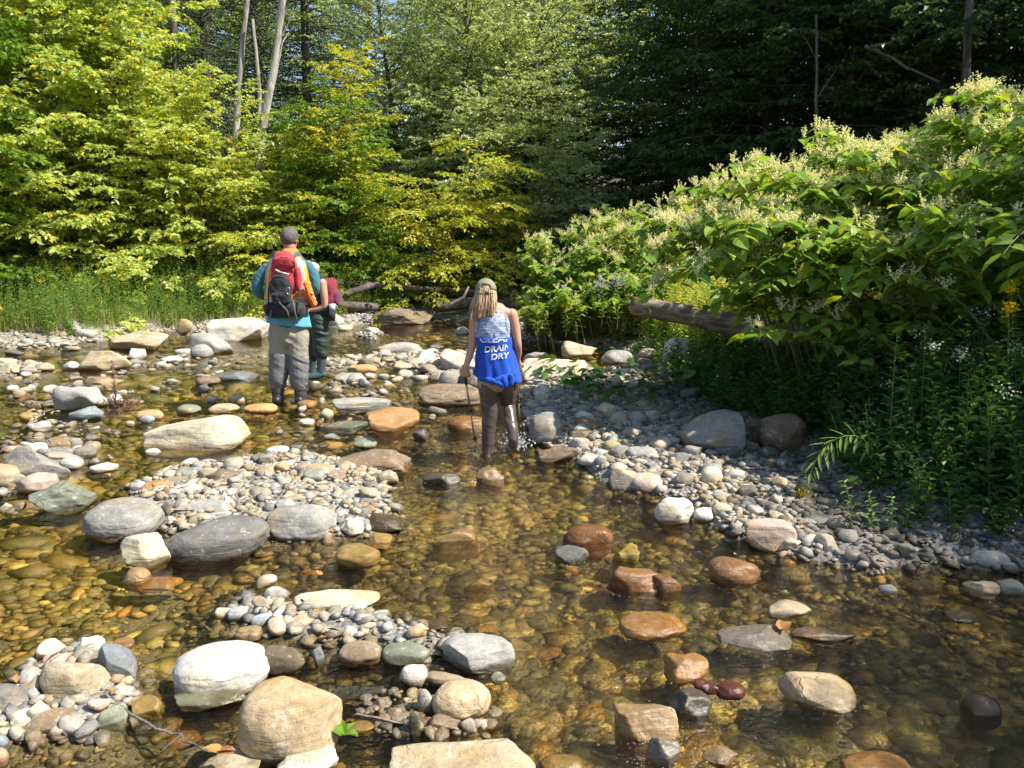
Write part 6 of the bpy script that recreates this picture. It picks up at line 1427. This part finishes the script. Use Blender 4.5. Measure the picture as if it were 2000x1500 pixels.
# waders: beige top, brown rubber legs
M_BEIGE = fabric('beige_wader_top', (.40, .30, .20)); M_RUB = simple_mat('brown_rubber', (.085, .062, .055), .32, .1, 6, spec=.6)
mb = MB(); limb(mb, [A(968, 690), A(969, 718), A(970, 736)], np.array([(.12, .08), (.142, .10), (.150, .112)]), 24); limb(mb, [A(953, 738), A(954, 756)], [.088, .086])
link('wader_top', solid(mb, 'wader_top', M_BEIGE, .008, 3), wom)
mb = MB(); limb(mb, [A(954, 744), A(955, 775), A(957, 806), A(955, 830), A(953, 860), A(952, 892)], [.086, .078, .060, .058, .048, .046]); 
o = link('wader_leg', solid(mb, 'wader_leg', M_RUB, .007, 3, wrinkle(.003, 5, 12, 15)), wom); mb = MB(); q = A(952, 893); limb(mb, [q + [0, -.03, 0], q + [0, .14, -.01]], [.045, .04])
o2 = link('boot_foot', solid(mb, 'boot_foot', M_RUB, .009, 2), wom); o2['label'] = 'left foot under water'
mb = MB(); limb(mb, [A(985, 741, .0), A(990, 765, .10), A(990, 788, .17), A(995, 812, .08), A(1000, 838, .0), A(1003, 858, -.04)], [.092, .084, .064, .056, .046, .042]); q = A(1003, 858, -.04); limb(mb, [q, q + [0, .03, -.05], q + [-.005, .13, -.07]], [.042, .042, .034])
link('wader_leg', solid(mb, 'wader_leg', M_RUB, .007, 3, wrinkle(.004, 5, 12, 25)), wom)
# sweatshirt tied round the waist
M_BLUE = fabric('blue_sweatshirt', (.010, .07, .44), .08, .9, .5); mb = MB(); n = 72; a = np.linspace(0, 2 * np.pi, n, endpoint=False); rows = []; NR = 16
for k in range(NR):
    t = k / (NR - 1); cen = A(965, 657) * (1 - t) + A(972, 743) * t; rr = np.interp(t, [0, .12, .2, .5, .85, 1], [.134, .137, .130, .150, .167, .162])
    rr = rr + .012 * np.sin(a * 6 + 3 * t) * t + .007 * np.sin(a * 13 - 5 * t) * t + .006 * fbm(np.stack([np.cos(a) * 2, np.sin(a) * 2, np.full(n, t * 3)], 1), 5, 2); slope = t * (-.030 * np.cos(a) * 0 + .045 * np.clip(-np.cos(a + .5), 0, 1) * -1)
    ridge = .008 * math.exp(-((t - .28) / .03) ** 2) * -1 + (.010 if t > .93 else 0)
    rows.append(np.stack([cen[0] + np.cos(a) * (rr + ridge), cen[1] + np.sin(a) * (rr + ridge) * .80, cen[2] - slope * .6 - .015 * np.cos(a) * t], 1))
V = np.concatenate(rows); F = [(i * n + k, (i + 1) * n + k, (i + 1) * n + (k + 1) % n, i * n + (k + 1) % n) for i in range(NR - 1) for k in range(n)]
mb.add(V, F); sm = mb.mesh('sweatshirt', M_BLUE); o = link('sweatshirt', sm, wom); s_ = o.modifiers.new('t', 'SOLIDIFY'); s_.thickness = .008; s_.offset = 1; bs = bvh_of(sm)
mb = MB()
limb(mb, [A(952, 741, -.15), A(966, 747, -.165), A(985, 738, -.165), A(1004, 730, -.14)], np.array([(.018, .016), (.026, .02), (.026, .02), (.02, .016)])); link('waistband', solid(mb, 'waistband', M_BLUE, .006, 2, wrinkle(.003, 12, 12, 3)), wom)
mb = MB(); limb(mb, [A(985, 738, -.17), A(987, 748, -.18), A(993, 757, -.175)], [.020, .022, .010]); limb(mb, [A(999, 735, -.17), A(1000, 745, -.18), A(994, 757, -.175)], [.018, .018, .010]); limb(mb, [A(962, 744, -.17), A(975, 750, -.18), A(990, 754, -.18)], [.016, .020, .012])
link('hanging_sleeve', solid(mb, 'hanging_sleeve', M_BLUE, .006, 2, wrinkle(.003, 12, 12, 7)), wom)
M_PRINT = simple_mat('white_print', (.62, .64, .68), .7)
def text_decal(txt, px, py, hpx, rot, name, squash=1.0):
    cu = bpy.data.curves.new('t', 'FONT'); cu.body = txt; cu.align_x = 'CENTER'; cu.size = 1.0; cu.offset = .022; to = bpy.data.objects.new('t', cu); COL.objects.link(to)
    me = bpy.data.meshes.new_from_object(to.evaluated_get(bpy.context.evaluated_depsgraph_get())); bpy.data.objects.remove(to)
    bm = bmesh.new(); bm.from_mesh(me); xs = [v.co.x for v in bm.verts]
    for x in np.arange(min(xs), max(xs), .18): bmesh.ops.bisect_plane(bm, geom=bm.verts[:] + bm.edges[:] + bm.faces[:], plane_co=(x, 0, 0), plane_no=(1, 0, 0))
    for y in np.arange(.1, .75, .15): bmesh.ops.bisect_plane(bm, geom=bm.verts[:] + bm.edges[:] + bm.faces[:], plane_co=(0, y, 0), plane_no=(0, 1, 0))
    bmesh.ops.triangulate(bm, faces=bm.faces[:]); bm.verts.index_update(); sc = hpx / .70; V, ok = [], []
    for v in bm.verts:
        x, y = v.co.x * sc * squash, v.co.y * sc; xr = px + x * math.cos(rot) + y * math.sin(rot); yr = py + x * math.sin(rot) * -1 - y * math.cos(rot); p = Vector(A(xr, yr, -.0)); d = Vector((0, 1, 0))
        h = bs.ray_cast(p - d * .5, d); good = h[0] is not None and h[0].y < .1; V.append(tuple(h[0] - d * .0135) if good else tuple(p)); ok.append(good)
    F = [[v.index for v in f.verts] for f in bm.faces if all(ok[v.index] for v in f.verts)]; bm.free(); mb = MB(); mb.add(V, F); link(name, mb.mesh(name, M_PRINT, smooth=False), wom)
text_decal('CLEAN', 970, 664.5, 13, .03, 'lettering', 1.12); text_decal('DRAIN', 972, 682, 11.5, .09, 'lettering', 1.02); text_decal('DRY', 976.5, 696, 10.5, .10, 'lettering', 1.2)
# poles
M_COP = simple_mat('copper_pole', (.50, .27, .17), .3, .05, metal=.6)
def pole(label, p0, p1, r=.008):
    p0, p1 = np.array(p0), np.array(p1); rt = thing('trekking_pole', label, 'trekking pole', tuple(p0), 'trekking poles'); v = p1 - p0; d = nrm(v)
    mb = MB(); add_tube(mb, [v * .08, v * .55], r, 8); add_tube(mb, [v * .55, v * .93], r * .8, 8); link('shaft', mb.mesh('shaft', M_COP), rt)
    mb = MB(); limb(mb, [d * -.045, d * .0, d * .05, d * .10], [.016, .014, .013, .011], 8); link('grip', mb.mesh('grip', M_BLK), rt)
    mb = MB(); add_tube(mb, [v * .92, v * .965, v], [.011, .009, .005], 8); add_tube(mb, [v * .945, v * .955], [.024, .022], 12); link('tip', mb.mesh('tip', M_BLK), rt)
    mb = MB(); add_tube(mb, [v * .53, v * .57], r * 1.5, 8); link('lock', mb.mesh('lock', M_BLK), rt)
    mb = MB(); a = np.linspace(0, 2 * np.pi, 12); add_tube(mb, np.stack([.008 + .030 * np.cos(a), .02 * np.sin(a), .012 * np.sin(a) - .01], 1), .005, 5, closed=False); link('wrist_strap', mb.mesh('wrist_strap', M_BLK), rt)
pole('copper trekking pole in the left hand of the walking person, planted in the riffle', A(907, 727, .03) + r1, A(928, 864, .06) + r1)
pole('copper trekking pole in the right hand of the walking person, planted on gravel', A(1010, 714, .12) + r1, A(1015, 838, .30) + r1)

# ======================= crouching figure behind the man
r2 = G(622, 735); Y2 = r2[1]; r2 = np.array([r2[0], Y2, 0.0])
def Q(px, py, dy=0.0): return Wp(px, py, Y2 + dy) - r2
w2 = thing('person', 'person in dark tank top and green waders half hidden behind the man', 'person', tuple(r2))
TPP = [Q(616, 542), Q(620, 552), Q(624, 575), Q(624, 600), Q(622, 622)]; mb = MB(); limb(mb, TPP, np.array([(.06, .06), (.10, .16), (.125, .15), (.12, .14), (.14, .15)]) * .95, 18)
P = head(mb, Q(611, 531), .92, (-.85, .4, -.3)); limb(mb, [Q(612, 536), Q(617, 550)], [.045, .05]); RAx = [Q(630, 552, -.14), Q(633, 576, -.16), Q(635, 598, -.15), Q(620, 604, -.15), Q(606, 606, -.14)]; limb(mb, RAx, [.05, .046, .038, .034, .025])
limb(mb, [Q(616, 552, .15), Q(612, 575, .2), Q(608, 596, .2), Q(596, 600, .15)], [.048, .042, .036, .025]); hand(mb, RAx[-1], (-1, .1, -.1), (0, .3, -1), .95, .8, 1); hand(mb, Q(596, 600, .15), (-1, 0, 0), (0, 0, -1), .95, .8, -1)
for k, d in ((628, -.09), (612, .12)): limb(mb, [Q(k - 4, 620, d), Q(k, 672, d), Q(k, 720, d)], [.08, .05, .03])
link('body', solid(mb, 'body', M_SKIN, .009, 2), w2); eyes(w2, P, None, .92)
mb = MB(); limb(mb, [Q(619, 549), Q(621, 560), Q(624, 582), Q(624, 604), Q(622, 620)], np.array([(.085, .13), (.115, .165), (.132, .155), (.13, .15), (.145, .155)]), 20); link('tank_top', solid(mb, 'tank_top', fabric('dark_tank', (.035, .028, .045)), .01, 3, wrinkle(.005)), w2)
M_GW = simple_mat('green_waders', (.028, .045, .035), .6, .2, 7, .3, 200); M_GB = simple_mat('blue_grey_boots', (.055, .085, .095), .35, .15, 7)
mb = MB(); limb(mb, [Q(622, 612), Q(621, 632)], np.array([(.15, .16), (.155, .16)]), 20)
for k, d in ((627, -.09), (611, .12)): limb(mb, [Q(k - 2, 628, d), Q(k, 662, d), Q(k, 692, d)], [.115, .10, .085])
link('waders', solid(mb, 'waders', M_GW, .010, 3, wrinkle(.010, 5, 13, 31)), w2)
for k, d in ((627, -.09), (608, .12)):
    mb = MB(); limb(mb, [Q(k, 690, d), Q(k + 1, 710, d), Q(k, 726, d)], [.066, .056, .052]); b = Q(k, 731, d); limb(mb, [b + [.03, 0, 0], b, b + [-.12, -.05, -.02], b + [-.17, -.07, -.03]], [.045, .05, .045, .035]); link('boot', solid(mb, 'boot', M_GB, .009, 2), w2)
mb = MB(); V, F = ico(3); kp = ico(3)[0][:, 2] > .0; mb.add(V * [.086, .086, .085] + Q(611, 529) + [0, 0, .018], F[kp[F].all(1)]); link('cap', mb.mesh('cap', fabric('white_cap', (.62, .60, .55))), w2)
c2 = Q(643, 572); pk = thing('backpack', 'small dark red backpack on the person behind the man', 'backpack', tuple(c2 + r2))
mb = MB(); rbox(mb, (0, 0, 0), (.20, .30, .36), 3.0, 4, 4, .016); link('main_bag', mb.mesh('main_bag', fabric('dark_red_pack', (.22, .02, .04))), pk)
mb = MB(); rbox(mb, (.08, 0, -.07), (.12, .24, .20), 3.0, 4, 5, .014); link('front_pocket', mb.mesh('front_pocket', fabric('plum_pocket', (.13, .03, .06))), pk)
mb = MB(); rbox(mb, (.0, -.10, -.20), (.14, .14, .20), 3.0, 4, 6, .014); link('bottom_pocket', mb.mesh('bottom_pocket', M_PB), pk)
mb = MB(); limb(mb, [(-.06, -.12, .18), (-.16, -.13, .17), (-.2, -.12, .05)], np.array([(.012, .025)] * 3)); link('shoulder_strap', mb.mesh('shoulder_strap', M_PB), pk)
mg = thing('mug', 'pale insulated mug hanging on the small dark red backpack', 'mug', tuple(Q(649, 600, -.18) + r2))
mb = MB(); add_tube(mb, [(0, 0, -.045), (0, 0, .04)], [.034, .040], 18); link('cup', mb.mesh('cup', simple_mat('pale_green_mug', (.48, .55, .50), .4)), mg)
mb = MB(); add_tube(mb, [(-.01, 0, -.16), (0, 0, -.046)], [.036, .040], 18); link('holder', mb.mesh('holder', M_PB), mg)
mb = MB(); a = np.linspace(-1.3, 1.3, 8); add_tube(mb, np.stack([.036 + .024 * np.cos(a), a * 0, .026 * np.sin(a)], 1), .004, 6); link('handle', mb.mesh('handle', simple_mat('mug_handle', (.4, .45, .42), .4)), mg)

# ---------------------------------------------------------------- splash at the walking woman's foot, small foam and glint specks
def droplets(label, c, n, spread, up, seed, rr=(.0025, .007)):
    rg = np.random.default_rng(seed); mb = MB()
    for q in range(n):
        d = rg.normal(0, 1, 3) * spread; d[2] = abs(rg.normal(0, up)); r = rg.uniform(*rr) * (1 - .4 * d[2] / (3 * up)); s = (r * rg.uniform(.6, 1.8), r, r * (rg.uniform(.8, 2.4) if up > .02 else .5)); add_ball(mb, np.array(c) + d, s, 1, (1, 1, 1), (rg.uniform(-.7, .7), 'Y'))
    o = link('water_splash', mb.mesh('water_splash', M_SPLASH)); tag(o, label, 'splash', kind='stuff')
m, t, out = nt('splash_water'); g_ = N(t, 'BsdfPrincipled'); g_.inputs['Base Color'].default_value = (.85, .88, .9, 1); g_.inputs['Roughness'].default_value = .12; g_.inputs['Transmission Weight'].default_value = .5; g_.inputs['IOR'].default_value = 1.33; t.links.new(g_.outputs[0], out.inputs[0]); M_SPLASH = m
droplets('white splash of water around the lifted boot', G(1003, 876) + [0, 0, .01], 420, np.array([.055, .05, 0]), .05, 1)
droplets('low foam around the planted leg', G(950, 882), 60, np.array([.06, .03, 0]), .008, 2)
droplets('foam at the tip of the left trekking pole', G(930, 868), 40, np.array([.04, .03, 0]), .006, 3)

rgf = np.random.default_rng(99)  # tiny pale drops added in the riffle to stand for sun glints
for j, (px, py, w) in enumerate([(1240, 1160, 60), (1430, 1142, 45), (1275, 1250, 55), (1600, 1392, 60), (1500, 1272, 60), (1262, 1450, 50), (1425, 1368, 35), (1118, 1104, 30), (1610, 1250, 50), (1300, 1490, 60), (1440, 1490, 60), (1330, 1420, 60), (880, 945, 35), (1350, 1335, 40), (1180, 1330, 40)]):
    c = G(px, py); d = c[1] / 1503 * w
    droplets(['foam and glint specks below the rust-red boulder', 'foam and glint specks below the orange-red boulder', 'foam and glint specks below the bright orange oval stone', 'foam and glint specks under the tan faceted boulder', 'foam and glint specks over the sheeted grey stone', 'foam and glint specks below the buff rectangular stone', 'foam and glint specks by the maroon stone',
        'foam and glint specks by the black and white peaked stone', 'foam and glint specks on the long brown ledge', 'foam and glint specks at the bottom edge left of centre', 'foam and glint specks at the bottom edge', 'broken water and glint specks by the buff rectangular stone', 'foam and glint specks on the black flat stone', 'foam and glint specks by the dark red stone', 'foam and glint specks in the middle of the lower riffle'][j],
        c + [0, 0, .001], 46, np.array([d, d * .35, 0]), .0015, 200 + j, (.0008, .0028))
